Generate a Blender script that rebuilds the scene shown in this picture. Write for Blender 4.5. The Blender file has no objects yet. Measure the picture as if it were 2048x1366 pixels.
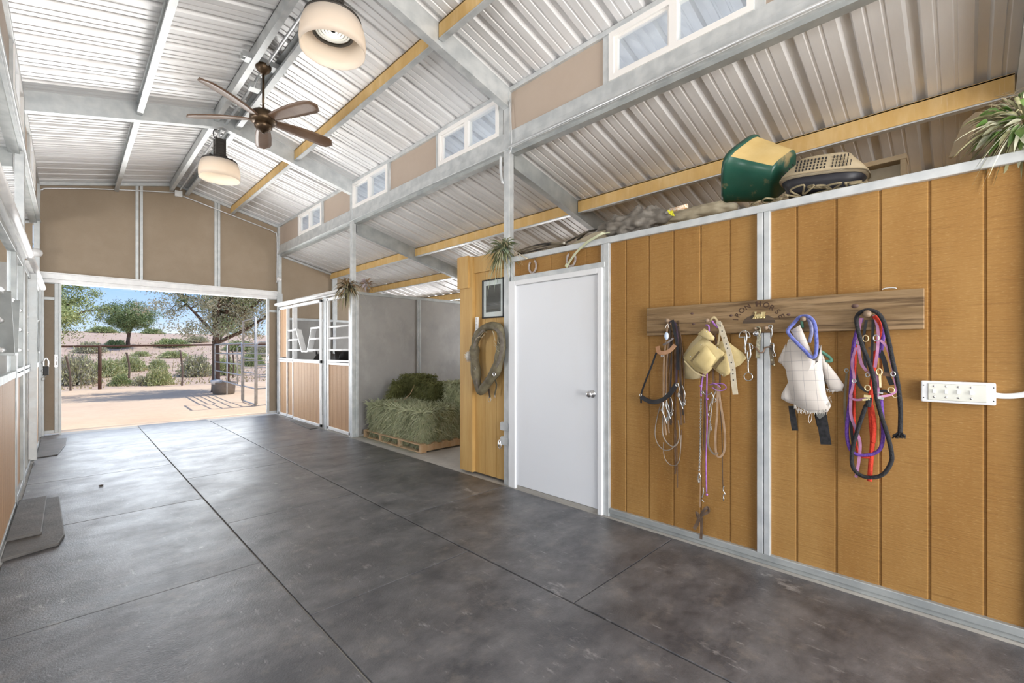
import bpy, bmesh, math, random
from mathutils import Vector, Matrix, noise
R = math.radians
random.seed(7)
SC = bpy.context.scene
COL = SC.collection

# ---------------- camera ----------------
FPX, CX, HY, CH = 896.0, 1024.0, 700.0, 1.40
YAW = math.atan2(1024-137, FPX)
SN, CS = math.sin(YAW), math.cos(YAW)
cam = bpy.data.cameras.new('camera'); camo = bpy.data.objects.new('camera', cam); COL.objects.link(camo)
camo.location = (0, 0, CH); camo.rotation_euler = (R(90), 0, -YAW)
cam.sensor_width = 36; cam.lens = FPX/2048*36; cam.shift_y = 17/2048; cam.clip_start = .05; cam.clip_end = 500
SC.camera = camo

# ---------------- world, sun, daylight fill ----------------
w = bpy.data.worlds.new('sky'); SC.world = w; w.use_nodes = True
nt = w.node_tree; nt.nodes.clear()
def WN(t, **k):
    n = nt.nodes.new(t)
    for a, b in k.items(): setattr(n, a, b)
    return n
tc = WN('ShaderNodeTexCoord'); sep = WN('ShaderNodeSeparateXYZ'); nt.links.new(tc.outputs['Generated'], sep.inputs[0])
rp = WN('ShaderNodeValToRGB'); nt.links.new(sep.outputs['Z'], rp.inputs[0])
e = rp.color_ramp.elements; e[0].position = 0.0; e[0].color = (.72, .86, 1.0, 1); e[1].position = .6; e[1].color = (.10, .27, .72, 1)
m = e.new(.16); m.color = (.22, .50, 1.0, 1)
mp = WN('ShaderNodeMapping'); mp.inputs['Scale'].default_value = (1.0, 1.0, 3.6); nt.links.new(tc.outputs['Generated'], mp.inputs[0])
nz = WN('ShaderNodeTexNoise'); nz.inputs['Scale'].default_value = 2.6; nz.inputs['Detail'].default_value = 7; nz.inputs['Roughness'].default_value = .6
nt.links.new(mp.outputs[0], nz.inputs['Vector'])
cr = WN('ShaderNodeValToRGB'); nt.links.new(nz.outputs['Fac'], cr.inputs[0])
cr.color_ramp.elements[0].position = .47; cr.color_ramp.elements[1].position = .68
mx = WN('ShaderNodeMix', data_type='RGBA'); nt.links.new(cr.outputs[0], mx.inputs[0]); nt.links.new(rp.outputs[0], mx.inputs[6]); mx.inputs[7].default_value = (1, 1, 1, 1)
bg = WN('ShaderNodeBackground'); nt.links.new(mx.outputs[2], bg.inputs[0]); bg.inputs[1].default_value = 1.15
wo = WN('ShaderNodeOutputWorld'); nt.links.new(bg.outputs[0], wo.inputs[0])

sl = bpy.data.lights.new('sun', 'SUN'); sl.energy = 4.0; sl.angle = R(.6); sl.color = (1, .955, .88)
so = bpy.data.objects.new('sun', sl); COL.objects.link(so)
so.rotation_euler = Vector((-.5, .06, -.86)).to_track_quat('-Z', 'Y').to_euler()

def area(name, loc, aim, sx, sy, power, color=(1, .985, .96)):
    l = bpy.data.lights.new(name, 'AREA'); l.shape = 'RECTANGLE'; l.size = sx; l.size_y = sy; l.energy = power; l.color = color
    o = bpy.data.objects.new(name, l); COL.objects.link(o); o.location = loc
    o.rotation_euler = (Vector(aim)-Vector(loc)).to_track_quat('-Z', 'Z').to_euler(); return o
# area lamps added as unseen fill, standing in for daylight at the barn's openings
area('fill_rear', (1.45, -3.9, 1.9), (1.7, 4, 2.4), 3.4, 3.2, 390)
area('ceiling_fill_rear', (1.45, -4.4, .25), (1.45, 3.2, 4.3), 3.4, 1.6, 155, (1, .96, .90))  # added upward lamp brightening the ceiling in place of ground bounce
area('fill_left', (-4.1, 0, 1.7), (3, 1.5, 1.9), 7.0, 1.6, 330, (.96, .98, 1.0))
area('fill_stall', (6.8, 8.7, 1.75), (4.5, 8.7, 1.2), 2.2, 1.1, 110, (.98, .98, 1.0))  # lamp added to brighten the right stall, at an invented opening
area('fill_bay', (6.8, 5.5, 1.75), (4.5, 5.6, 1.2), 1.6, 1.1, 38, (.98, .98, 1.0))  # weaker added lamp lifting the hay bay, at an invented opening
gf = area('ceiling_fill_far', (1.46, 12.0, .3), (1.46, 6.5, 4.6), 3.0, 1.6, 60, (1, .97, .93)); gf.data.spread = R(75)  # added upward lamp for the far end of the ceiling
area('fill_far', (1.46, 11.3, 1.5), (1.46, 2, 1.3), 3.0, 2.3, 105, (.93, .97, 1.0))  # lamp added outside the doorway for sheen on the floor mats
area('fill_left_stall', (-3.9, 5.1, 1.75), (3, 5.6, 1.2), 2.6, 1.1, 270, (.97, .98, 1.0))  # added lamp behind the left stalls to brighten the hay bay
area('fill_left_stall', (-3.9, 8.7, 1.75), (3, 8.2, 1.2), 2.6, 1.1, 150, (.97, .98, 1.0))  # second added lamp behind the left stalls, meant for the right stall

vs = SC.view_settings
vs.view_transform = 'Standard'; vs.look = 'None'; vs.gamma = 1; vs.use_curve_mapping = False; vs.exposure = 0.0

# ---------------- pixel rays (photo 2048x1366) ----------------
def ray(px, py):
    r = (px-CX)/FPX; return (SN+r*CS, CS-r*SN, (HY-py)/FPX)
def atX(px, py, X):
    d = ray(px, py); t = X/d[0]; return Vector((X, t*d[1], CH+t*d[2]))
def atY(px, py, Y):
    d = ray(px, py); t = Y/d[1]; return Vector((t*d[0], Y, CH+t*d[2]))
def atZ(px, py, Z):
    d = ray(px, py); t = (Z-CH)/d[2]; return Vector((t*d[0], t*d[1], Z))

# ---------------- materials ----------------
MATS = {}
def pm(name, c1, c2=None, scale=8, rough=.6, metal=0., bump=0., stretch=(1, 1, 1), detail=5, lo=.35, hi=.65, coord='P', trans=0, sheen=0, r2=None, spec=None, bscale=None, dist=0.0):
    if name in MATS: return MATS[name]
    m = bpy.data.materials.new(name); m.use_nodes = True; t = m.node_tree; N = t.nodes; L = t.links
    b = N['Principled BSDF']; b.inputs['Roughness'].default_value = rough; b.inputs['Metallic'].default_value = metal
    b.inputs['Base Color'].default_value = (*c1, 1); m.diffuse_color = (*c1, 1)
    if spec is not None: b.inputs['Specular IOR Level'].default_value = spec
    if trans: b.inputs['Transmission Weight'].default_value = trans
    if sheen: b.inputs['Sheen Weight'].default_value = sheen
    if c2 is not None or bump:
        if coord == 'P':
            g = N.new('ShaderNodeNewGeometry'); src = g.outputs['Position']
        else:
            g = N.new('ShaderNodeTexCoord'); src = g.outputs['Object']
        mp = N.new('ShaderNodeMapping'); mp.inputs['Scale'].default_value = stretch; L.new(src, mp.inputs[0])
        nz = N.new('ShaderNodeTexNoise'); nz.inputs['Scale'].default_value = scale; nz.inputs['Detail'].default_value = detail; nz.inputs['Distortion'].default_value = dist
        L.new(mp.outputs[0], nz.inputs['Vector'])
        if c2 is not None:
            r = N.new('ShaderNodeValToRGB'); r.color_ramp.elements[0].position = lo; r.color_ramp.elements[1].position = hi
            r.color_ramp.elements[0].color = (*c1, 1); r.color_ramp.elements[1].color = (*c2, 1)
            L.new(nz.outputs['Fac'], r.inputs[0]); L.new(r.outputs[0], b.inputs['Base Color'])
        if r2 is not None:
            q = N.new('ShaderNodeMapRange'); q.inputs[1].default_value = lo; q.inputs[2].default_value = hi; q.inputs[3].default_value = rough; q.inputs[4].default_value = r2
            L.new(nz.outputs['Fac'], q.inputs[0]); L.new(q.outputs[0], b.inputs['Roughness'])
        if bump:
            bn = N.new('ShaderNodeBump'); bn.inputs['Strength'].default_value = bump; bn.inputs['Distance'].default_value = .01
            if bscale:
                n2 = N.new('ShaderNodeTexNoise'); n2.inputs['Scale'].default_value = bscale; n2.inputs['Detail'].default_value = 4; L.new(mp.outputs[0], n2.inputs['Vector']); L.new(n2.outputs['Fac'], bn.inputs['Height'])
            else: L.new(nz.outputs['Fac'], bn.inputs['Height'])
            L.new(bn.outputs[0], b.inputs['Normal'])
    MATS[name] = m; return m

def layered(name, base, layers, rough=.6, metal=0, bumps=(), r_noise=None, spec=None):
    """base colour, then layers (colour, scale, stretch, lo, hi, amount[, detail]) mixed over it by noise"""
    m = bpy.data.materials.new(name); m.use_nodes = True; t = m.node_tree; N = t.nodes; L = t.links
    b = N['Principled BSDF']; b.inputs['Roughness'].default_value = rough; b.inputs['Metallic'].default_value = metal
    if spec is not None: b.inputs['Specular IOR Level'].default_value = spec
    g = N.new('ShaderNodeNewGeometry')
    def nse(scale, stretch, detail=6):
        mp = N.new('ShaderNodeMapping'); mp.inputs['Scale'].default_value = stretch; L.new(g.outputs['Position'], mp.inputs[0])
        nz = N.new('ShaderNodeTexNoise'); nz.inputs['Scale'].default_value = scale; nz.inputs['Detail'].default_value = detail; nz.inputs['Roughness'].default_value = .6 if detail < 9 else .72
        L.new(mp.outputs[0], nz.inputs['Vector']); return nz.outputs['Fac']
    cur = None
    for ly in layers:
        c, sc, st, lo, hi, am = ly[:6]
        f = nse(sc, st, ly[6] if len(ly) > 6 else 6)
        q = N.new('ShaderNodeMapRange'); q.inputs[1].default_value = lo; q.inputs[2].default_value = hi; q.inputs[4].default_value = am; L.new(f, q.inputs[0])
        x = N.new('ShaderNodeMix'); x.data_type = 'RGBA'; L.new(q.outputs[0], x.inputs[0])
        if cur is None: x.inputs[6].default_value = (*base, 1)
        else: L.new(cur, x.inputs[6])
        x.inputs[7].default_value = (*c, 1); cur = x.outputs[2]
    L.new(cur, b.inputs['Base Color'])
    h = None
    for sc, st, am in bumps:
        f = nse(sc, st, 5); bn = N.new('ShaderNodeBump'); bn.inputs['Strength'].default_value = am; bn.inputs['Distance'].default_value = .01; L.new(f, bn.inputs['Height'])
        if h is not None: L.new(h, bn.inputs['Normal'])
        h = bn.outputs[0]
    if h is not None: L.new(h, b.inputs['Normal'])
    if r_noise:
        sc, st, lo, hi, ra, rb = r_noise; f = nse(sc, st); q = N.new('ShaderNodeMapRange'); q.inputs[1].default_value = lo; q.inputs[2].default_value = hi; q.inputs[3].default_value = ra; q.inputs[4].default_value = rb
        L.new(f, q.inputs[0]); L.new(q.outputs[0], b.inputs['Roughness'])
    MATS[name] = m; return m

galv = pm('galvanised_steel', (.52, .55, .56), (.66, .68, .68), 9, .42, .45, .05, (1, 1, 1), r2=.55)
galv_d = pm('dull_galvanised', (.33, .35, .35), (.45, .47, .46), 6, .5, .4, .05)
whites = pm('bright_steel', (.80, .80, .80), (.90, .90, .89), 8, .4, .15)
roofm = layered('roof_panel', (.73, .73, .73), [((.80, .80, .80), 3, (.5, 3, 1), .4, .65, .8), ((.62, .61, .60), 4, (.5, 2, 1), .55, .8, .35)], .36, .25, [(9, (.35, 2, 1), .04)], (4, (.5, 2, 1), .35, .7, .34, .5))
ochre = layered('dusty_ochre_face', (.62, .40, .14), [((.75, .55, .27), 8, (1, 1, .3), .45, .7, .7), ((.50, .30, .10), 5, (1, 2, .5), .5, .75, .5), ((.82, .72, .52), 30, (1, 3, .12), .64, .72, .6)], .6)
tan = layered('tan_panel', (.33, .255, .175), [((.38, .30, .215), 3, (1, 1, 1), .4, .7, .7), ((.29, .22, .15), 60, (1, 1, 1), .5, .7, .35)], .55, 0, [(120, (1, 1, 1), .08)])
tanl = layered('tan_panel_lit', (.44, .355, .285), [((.48, .395, .32), 3, (1, 1, 1), .4, .7, .6)], .55)  # same tan panel, lightened to carry the brighter clerestory light in its colour
greyp = layered('grey_stall_panel', (.34, .33, .31), [((.25, .245, .235), 1.6, (1, 1, 1), .45, .7, .8), ((.42, .41, .39), 5, (1, 1, .6), .5, .75, .6), ((.30, .26, .2), 20, (1, 1, 1), .6, .8, .3)], .5, 0, [(90, (1, 1, 1), .08)])
siding = layered('rough_sawn_siding', (.30, .150, .038), [((.385, .215, .066), 2.2, (1, 1.6, .35), .35, .65, .85), ((.24, .115, .026), 1.7, (1, 2.5, .7), .52, .72, .65), ((.17, .075, .018), 8, (1, .5, 30), .50, .66, .42), ((.56, .37, .15), 40, (1, 1, 8), .55, .70, .45), ((.70, .50, .24), 4, (1, 9, .25), .71, .75, .5)], .62, 0, [(6, (1, .5, 22), .35), (90, (1, 1, 1), .15)], spec=.3)
yellowp = layered('yellow_pine', (.50, .30, .095), [((.60, .39, .145), 3, (1, 4, .4), .4, .65, .8), ((.46, .25, .06), 5, (1, 10, .6), .55, .7, .5), ((.22, .1, .03), 9, (1, 1.5, 1), .72, .76, .7)], .55)
boards = layered('stall_boards', (.50, .29, .145), [((.58, .36, .19), 4, (1, 5, .4), .4, .65, .8), ((.40, .22, .10), 8, (1, .8, 15), .55, .75, .5)], .6, 0, [(8, (1, .6, 15), .2)])
mat_rub = layered('rubber_mat', (.048, .049, .056), [((.19, .185, .19), 2.6, (1, 1.4, 1), .38, .68, .85, 14), ((.030, .030, .033), 1.1, (1, 1, 1), .5, .7, .7), ((.25, .22, .19), 6.5, (1, 1, 1), .54, .72, .5, 14), ((.44, .43, .42), 30, (1, .3, 1), .60, .70, .5, 10), ((.42, .40, .39), 1.9, (2.2, 1, 1), .62, .67, .45, 14), ((.03, .03, .03), 17, (1, 1, 1), .62, .72, .5, 10)], .45, 0, [(120, (1, 1, 1), .25), (9, (1, 1, 1), .10)], (2.6, (1, 1, 1), .35, .7, .30, .46), spec=.9)
concrete = layered('concrete', (.36, .34, .31), [((.46, .44, .40), 4, (1, 1, 1), .4, .7, .8), ((.27, .25, .22), 9, (1, 1, 1), .55, .8, .6)], .75, 0, [(60, (1, 1, 1), .2)])
whitep = layered('white_door_paint', (.80, .82, .85), [((.76, .76, .76), 2, (1, 1, .5), .5, .8, .5), ((.5, .45, .38), 30, (1, 3, 1), .74, .8, .3)], .38)
black = pm('black_paint', (.012, .012, .013), None, rough=.5)
chrome = pm('chrome', (.75, .75, .76), None, rough=.18, metal=1)
bronze = pm('oil_bronze', (.055, .035, .022), (.12, .08, .045), 12, .35, .7)

def glassmat():
    m = bpy.data.materials.new('window_glass'); m.use_nodes = True; N = m.node_tree.nodes; L = m.node_tree.links
    N.clear(); o = N.new('ShaderNodeOutputMaterial'); x = N.new('ShaderNodeMixShader'); t = N.new('ShaderNodeBsdfTransparent'); g = N.new('ShaderNodeBsdfGlossy'); g.inputs['Roughness'].default_value = .02
    t.inputs[0].default_value = (.96, .98, .98, 1); x.inputs[0].default_value = .07
    L.new(t.outputs[0], x.inputs[1]); L.new(g.outputs[0], x.inputs[2]); L.new(x.outputs[0], o.inputs[0]); return m
glass = glassmat()
def frosted():
    m = bpy.data.materials.new('frosted_shade'); m.use_nodes = True; N = m.node_tree.nodes; L = m.node_tree.links
    b = N['Principled BSDF']; b.inputs['Base Color'].default_value = (.80, .74, .67, 1); b.inputs['Roughness'].default_value = .45
    tl = N.new('ShaderNodeBsdfTranslucent'); tl.inputs[0].default_value = (.90, .80, .68, 1); x = N.new('ShaderNodeMixShader'); x.inputs[0].default_value = .45
    L.new(b.outputs[0], x.inputs[1]); L.new(tl.outputs[0], x.inputs[2]); L.new(x.outputs[0], N['Material Output'].inputs[0]); return m
shade_m = frosted()

# ---------------- mesh builder ----------------
WL = {}
def cat(pts, n=6, closed=False):
    P = [Vector(p) for p in pts]; out = []; k = len(P)
    if k < 3: return P
    rng = range(k if closed else k-1)
    for i in rng:
        if closed: a, b, c, d = P[(i-1) % k], P[i], P[(i+1) % k], P[(i+2) % k]
        else: a, b, c, d = P[max(i-1, 0)], P[i], P[i+1], P[min(i+2, k-1)]
        for j in range(n):
            t = j/n
            out.append(.5*((2*b)+(c-a)*t+(2*a-5*b+4*c-d)*t*t+(3*b-a-3*c+d)*t**3))
    if not closed: out.append(P[-1])
    return out
class MB:
    def __init__(s): s.v = []; s.f = []; s.mi = []; s.cur = 0; s.sm = []; s.smooth = False
    def add(s, vs, fs):
        o = len(s.v); s.v += [Vector(v) for v in vs]
        for f in fs: s.f.append([o+i for i in f]); s.mi.append(s.cur); s.sm.append(s.smooth)
        return s
    def box(s, a, b, M=None):
        x0, y0, z0 = a; x1, y1, z1 = b
        v = [Vector(p) for p in [(x0, y0, z0), (x1, y0, z0), (x1, y1, z0), (x0, y1, z0), (x0, y0, z1), (x1, y0, z1), (x1, y1, z1), (x0, y1, z1)]]
        if M: v = [M @ p for p in v]
        return s.add(v, [(0, 3, 2, 1), (4, 5, 6, 7), (0, 1, 5, 4), (1, 2, 6, 5), (2, 3, 7, 6), (3, 0, 4, 7)])
    def cbox(s, c, size, rot=None):
        M = Matrix.Translation(c) @ (rot.to_4x4() if rot else Matrix.Identity(4))
        h = Vector(size)/2; return s.box(-h, h, M)
    def bar(s, p, q, w, h, up=(0, 0, 1)):
        p, q = Vector(p), Vector(q); d = (q-p).normalized(); u = Vector(up); sd = d.cross(u)
        if sd.length < 1e-4: sd = d.cross(Vector((1, 0, 0)))
        sd.normalize(); u = sd.cross(d).normalized(); a = sd*w/2; b = u*h/2
        v = [p-a-b, p+a-b, p+a+b, p-a+b, q-a-b, q+a-b, q+a+b, q-a+b]
        return s.add(v, [(0, 1, 2, 3), (7, 6, 5, 4), (0, 4, 5, 1), (1, 5, 6, 2), (2, 6, 7, 3), (3, 7, 4, 0)])
    def tube(s, pts, r, n=8, closed=False, radii=None):
        P = [Vector(p) for p in pts]; k = len(P); o = len(s.v); up = None; sm = s.smooth; s.smooth = True
        vs = []
        for i in range(k):
            if closed: d = P[(i+1) % k]-P[(i-1) % k]
            else: d = P[min(i+1, k-1)]-P[max(i-1, 0)]
            if d.length < 1e-9: d = Vector((0, 0, 1))
            d.normalize()
            if up is None:
                up = Vector((0, 0, 1)) if abs(d.z) < .9 else Vector((1, 0, 0))
            x = up-d*up.dot(d)
            if x.length < 1e-5: x = d.orthogonal()
            x.normalize(); up = x; y = d.cross(x); rr = radii[i] if radii else r
            vs += [P[i]+(x*math.cos(2*math.pi*j/n)+y*math.sin(2*math.pi*j/n))*rr for j in range(n)]
        fs = []
        for i in range(k if closed else k-1):
            a = i*n; b = ((i+1) % k)*n
            for j in range(n): fs.append((a+j, a+(j+1) % n, b+(j+1) % n, b+j))
        if not closed: fs.append(tuple(reversed(range(n)))); fs.append(tuple((k-1)*n+j for j in range(n)))
        s.add(vs, fs); s.smooth = sm; return s
    def lathe(s, prof, c=(0, 0, 0), n=24, M=None, sx=1, sy=1, caps=True):
        c = Vector(c); vs = []; k = len(prof)
        for (r, z) in prof:
            for j in range(n):
                a = 2*math.pi*j/n; p = Vector((r*math.cos(a)*sx, r*math.sin(a)*sy, z))
                vs.append((M @ p if M else p)+c)
        fs = [(i*n+j, i*n+(j+1) % n, (i+1)*n+(j+1) % n, (i+1)*n+j) for i in range(k-1) for j in range(n)]
        if caps and prof[0][0] > 1e-6: fs.append(tuple(reversed(range(n))))
        if caps and prof[-1][0] > 1e-6: fs.append(tuple((k-1)*n+j for j in range(n)))
        sm = s.smooth; s.smooth = True; s.add(vs, fs); s.smooth = sm; return s
    def strap(s, pts, w, th, nrm=(-1, 0, 0), ws=None):
        """flat band along pts, lying with its face towards nrm"""
        P = [Vector(p) for p in pts]; k = len(P); nm = Vector(nrm).normalized(); vs = []
        for i in range(k):
            d = (P[min(i+1, k-1)]-P[max(i-1, 0)]); d.normalize(); sd = d.cross(nm)
            if sd.length < 1e-4: sd = d.orthogonal()
            sd.normalize(); n2 = sd.cross(d).normalized(); ww = (ws[i] if ws else w)/2; a = sd*ww; b = n2*th/2
            vs += [P[i]-a-b, P[i]+a-b, P[i]+a+b, P[i]-a+b]
        fs = [(0, 1, 2, 3), tuple((k-1)*4+j for j in (3, 2, 1, 0))]
        for i in range(k-1):
            a = i*4
            for j in range(4): fs.append((a+j, a+4+j, a+4+(j+1) % 4, a+(j+1) % 4))
        return s.add(vs, fs)
    def prism(s, poly, d):
        """poly: 3D points, extruded by vector d"""
        P = [Vector(p) for p in poly]; d = Vector(d); k = len(P)
        return s.add(P+[p+d for p in P], [tuple(range(k)), tuple(reversed(range(k, 2*k)))]+[(i, i+k, (i+1) % k+k, (i+1) % k) for i in range(k)])
    def ball(s, c, r, n=12, sc=(1, 1, 1)):
        prof = [(math.sin(math.pi*i/(n//2))*r, -math.cos(math.pi*i/(n//2))*r*sc[2]) for i in range(n//2+1)]
        prof[0] = (1e-7, prof[0][1]); prof[-1] = (1e-7, prof[-1][1])
        return s.lathe(prof, c, n, sx=sc[0], sy=sc[1])
    def build(s, name, mats, parent=None, origin=None, bevel=0):
        if not isinstance(mats, (list, tuple)): mats = [mats]
        if parent is not None: org = WL[parent]
        elif origin is not None: org = Vector(origin)
        else:
            xs = [v.x for v in s.v]; ys = [v.y for v in s.v]; zs = [v.z for v in s.v]
            org = Vector(((min(xs)+max(xs))/2, (min(ys)+max(ys))/2, min(zs)))
        me = bpy.data.meshes.new(name); me.from_pydata([v-org for v in s.v], [], s.f)
        for m in mats: me.materials.append(m)
        me.polygons.foreach_set('material_index', s.mi); me.polygons.foreach_set('use_smooth', s.sm)
        bm = bmesh.new(); bm.from_mesh(me); bmesh.ops.recalc_face_normals(bm, faces=bm.faces) if len(s.f) < 60000 else None; bm.to_mesh(me); bm.free(); me.update()
        o = bpy.data.objects.new(name, me); COL.objects.link(o)
        if parent is not None: o.parent = parent
        else: o.location = org
        WL[o] = org
        if bevel:
            b = o.modifiers.new('bevel', 'BEVEL'); b.width = bevel; b.segments = 2; b.limit_method = 'ANGLE'
        return o
def thing(name, label, catg, loc, group=None):
    o = bpy.data.objects.new(name, None); COL.objects.link(o); o.location = loc; WL[o] = Vector(loc); o.empty_display_size = .1
    return tag(o, label, catg, group)
def tag(o, label, catg, group=None, kind=None):
    if label: o['label'] = label
    if catg: o['category'] = catg
    if group: o['group'] = group
    if kind: o['kind'] = kind
    return o
def struct(o, label=None): 
    o['kind'] = 'structure'
    if label: o['label'] = label
    return o
TN = [0]
def trim(mb, m, label=None, bevel=0):
    TN[0] += 1; return struct(mb.build('trim_%d' % TN[0], m, bevel=bevel), label)
def rotm(rx=0, ry=0, rz=0):
    return Matrix.Rotation(R(rz), 3, 'Z') @ Matrix.Rotation(R(ry), 3, 'Y') @ Matrix.Rotation(R(rx), 3, 'X')
# ================= SETTING =================
XR, XL, RX = 3.25, -.36, 1.445
YB, YF = -3.7, 10.5          # rear and far ends of the barn
OXR, OXL = 6.85, -3.96       # outer walls of the lean-tos
def zmain(x): return 4.55-.25*abs(x-RX)
def zlean(x): return 3.50-.25*((x-XR) if x > RX else (XL-x))

struct(MB().box((OXL, YB, -.15), (OXR, 10.76, 0)).build('floor', concrete))

def corrugated(name, x0, x1, zf, y0, y1):
    prof = []; y = y0; k = 0
    per = .305
    while y < y1-1e-6:
        for dy, dz in ((0, 0), (.06, 0), (.065, .006), (.08, .006), (.085, 0), (.145, 0), (.15, .006), (.165, .006), (.17, 0), (.218, 0), (.234, .038), (.282, .038), (.298, 0)):
            if y+dy <= y1: prof.append((y+dy, dz))
        y += per
    prof.append((y1, 0))
    n = 8; mb = MB(); vs = []
    for i in range(n+1):
        x = x0+(x1-x0)*i/n
        vs += [(x, yy, zf(x)+dz) for yy, dz in prof]
    m = len(prof)
    fs = [(i*m+j, (i+1)*m+j, (i+1)*m+j+1, i*m+j+1) for i in range(n) for j in range(m-1)]
    mb.add(vs, fs); o = mb.build(name, roofm); s = o.modifiers.new('sheet', 'SOLIDIFY'); s.thickness = .003; s.offset = 1
    return struct(o)
corrugated('ceiling', XL-.62, RX, zmain, YB-.3, YF+.45)
corrugated('ceiling', RX, XR+.62, zmain, YB-.3, YF+.45)
corrugated('ceiling', XR+.03, OXR+.3, zlean, YB-.3, YF+.45)
corrugated('ceiling', OXL-.3, XL-.03, zlean, YB-.3, YF+.45)
# ridge cap closing the peak
struct(MB().prism([(RX-.2, YB-.3, zmain(RX-.2)+.034), (RX, YB-.3, 4.59), (RX+.2, YB-.3, zmain(RX+.2)+.034), (RX, YB-.3, 4.595)], (0, YF-YB+.75, 0)).build('ceiling', galv))

# ---- right wall of siding: profile with real grooves, from rear to door and beside it
def siding_wall(name, X, y0, y1, z0, z1, m, step=.2032, th=.016, ph=0., gw=.008):
    pts = [(X+th, y0)]
    y = y0; pts = [(y0, 0)]
    g = y0+ph
    while g < y1-.02:
        if g > y0+.02: pts += [(g-gw, 0), (g-gw*.5, .007), (g+gw*.5, .007), (g+gw, 0)]
        g += step
    pts.append((y1, 0)); k = len(pts)
    vs = [(X+dx, y, z0) for y, dx in pts]+[(X+dx, y, z1) for y, dx in pts]+[(X+th, y0, z0), (X+th, y1, z0), (X+th, y0, z1), (X+th, y1, z1)]
    fs = [(i, i+1, k+i+1, k+i) for i in range(k-1)]
    b = 2*k; fs += [(b, b+1, b+3, b+2), (0, k, b+2, b), (k-1, b+1, b+3, 2*k-1), tuple(list(range(k, 2*k))+[b+3, b+2]), tuple(list(range(k))[::-1]+[b, b+1])]
    return struct(MB().add(vs, fs).build(name, m))
siding_wall('wall_right', XR, YB, .885, .07, 2.30, siding, ph=.174)
siding_wall('wall_right', XR, .96, 2.10, .07, 2.30, siding, ph=.18)
siding_wall('wall_right', XR, 2.14, 3.26, 2.14, 2.31, siding, ph=.215)
# yellow pine boards left of the door
siding_wall('wall_right', XR+.01, 3.36, 4.02, .03, 2.44, yellowp, step=.185, ph=.17, gw=.004)
trim(MB().box((XR-.035, 3.88, .03), (XR+.10, 4.10, 2.45)).box((XR-.06, 3.93, 2.10), (XR-.035, 4.12, 2.46)), yellowp)
trim(MB().box((XR-.012, 3.37, 2.26), (XR+.012, 3.88, 2.44)), yellowp)
# tack room side and deck, carrying the stored things
struct(MB().box((XR+.1, 4.02, 0), (OXR, 4.08, 2.34)).build('wall_middle', yellowp))
struct(MB().box((XR+.03, YB, 2.28), (OXR, 4.08, 2.31)).build('ceiling', yellowp))

# ---- steel frame of the tack wall
trim(MB().box((XR-.028, YB, 2.30), (XR+.05, 3.30, 2.352)), galv, bevel=.004)
trim(MB().box((XR-.028, YB, .03), (XR+.03, 2.11, .072)).box((XR-.016, YB, .0), (XR+.03, 2.11, .03)), galv_d, bevel=.004)
trim(MB().box((XR-.03, .885, .07), (XR+.01, .921, 2.30)).box((XR-.03, .925, .07), (XR+.01, .962, 2.30)), galv, bevel=.003)
trim(MB().box((XR-.03, 2.10, .0), (XR+.03, 2.155, 2.30)).box((XR-.022, 2.155, 2.148), (XR+.02, 2.185, 2.30)), galv, bevel=.004)
trim(MB().box((XR-.034, 2.14, 2.10), (XR+.03, 3.27, 2.148)), galv, bevel=.004)
trim(MB().box((XR-.02, 3.24, 2.15), (XR+.02, 3.28, 2.32)), galv)

# ---- posts on both sides
for X in (XR, XL):
    for Y in (-.27, 3.33, 6.92, YF-.04):
        s = .08 if Y < 10 else .1
        trim(MB().box((X-.035, Y-s/2, 0), (X+.035, Y+s/2, 4.06)), galv, bevel=.005)
        if Y > 10: trim(MB().box((X-.045 if X < 0 else X-.045, Y-.055, 0), (X+.05, Y+.02, 2.62)), galv, bevel=.004)
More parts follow.
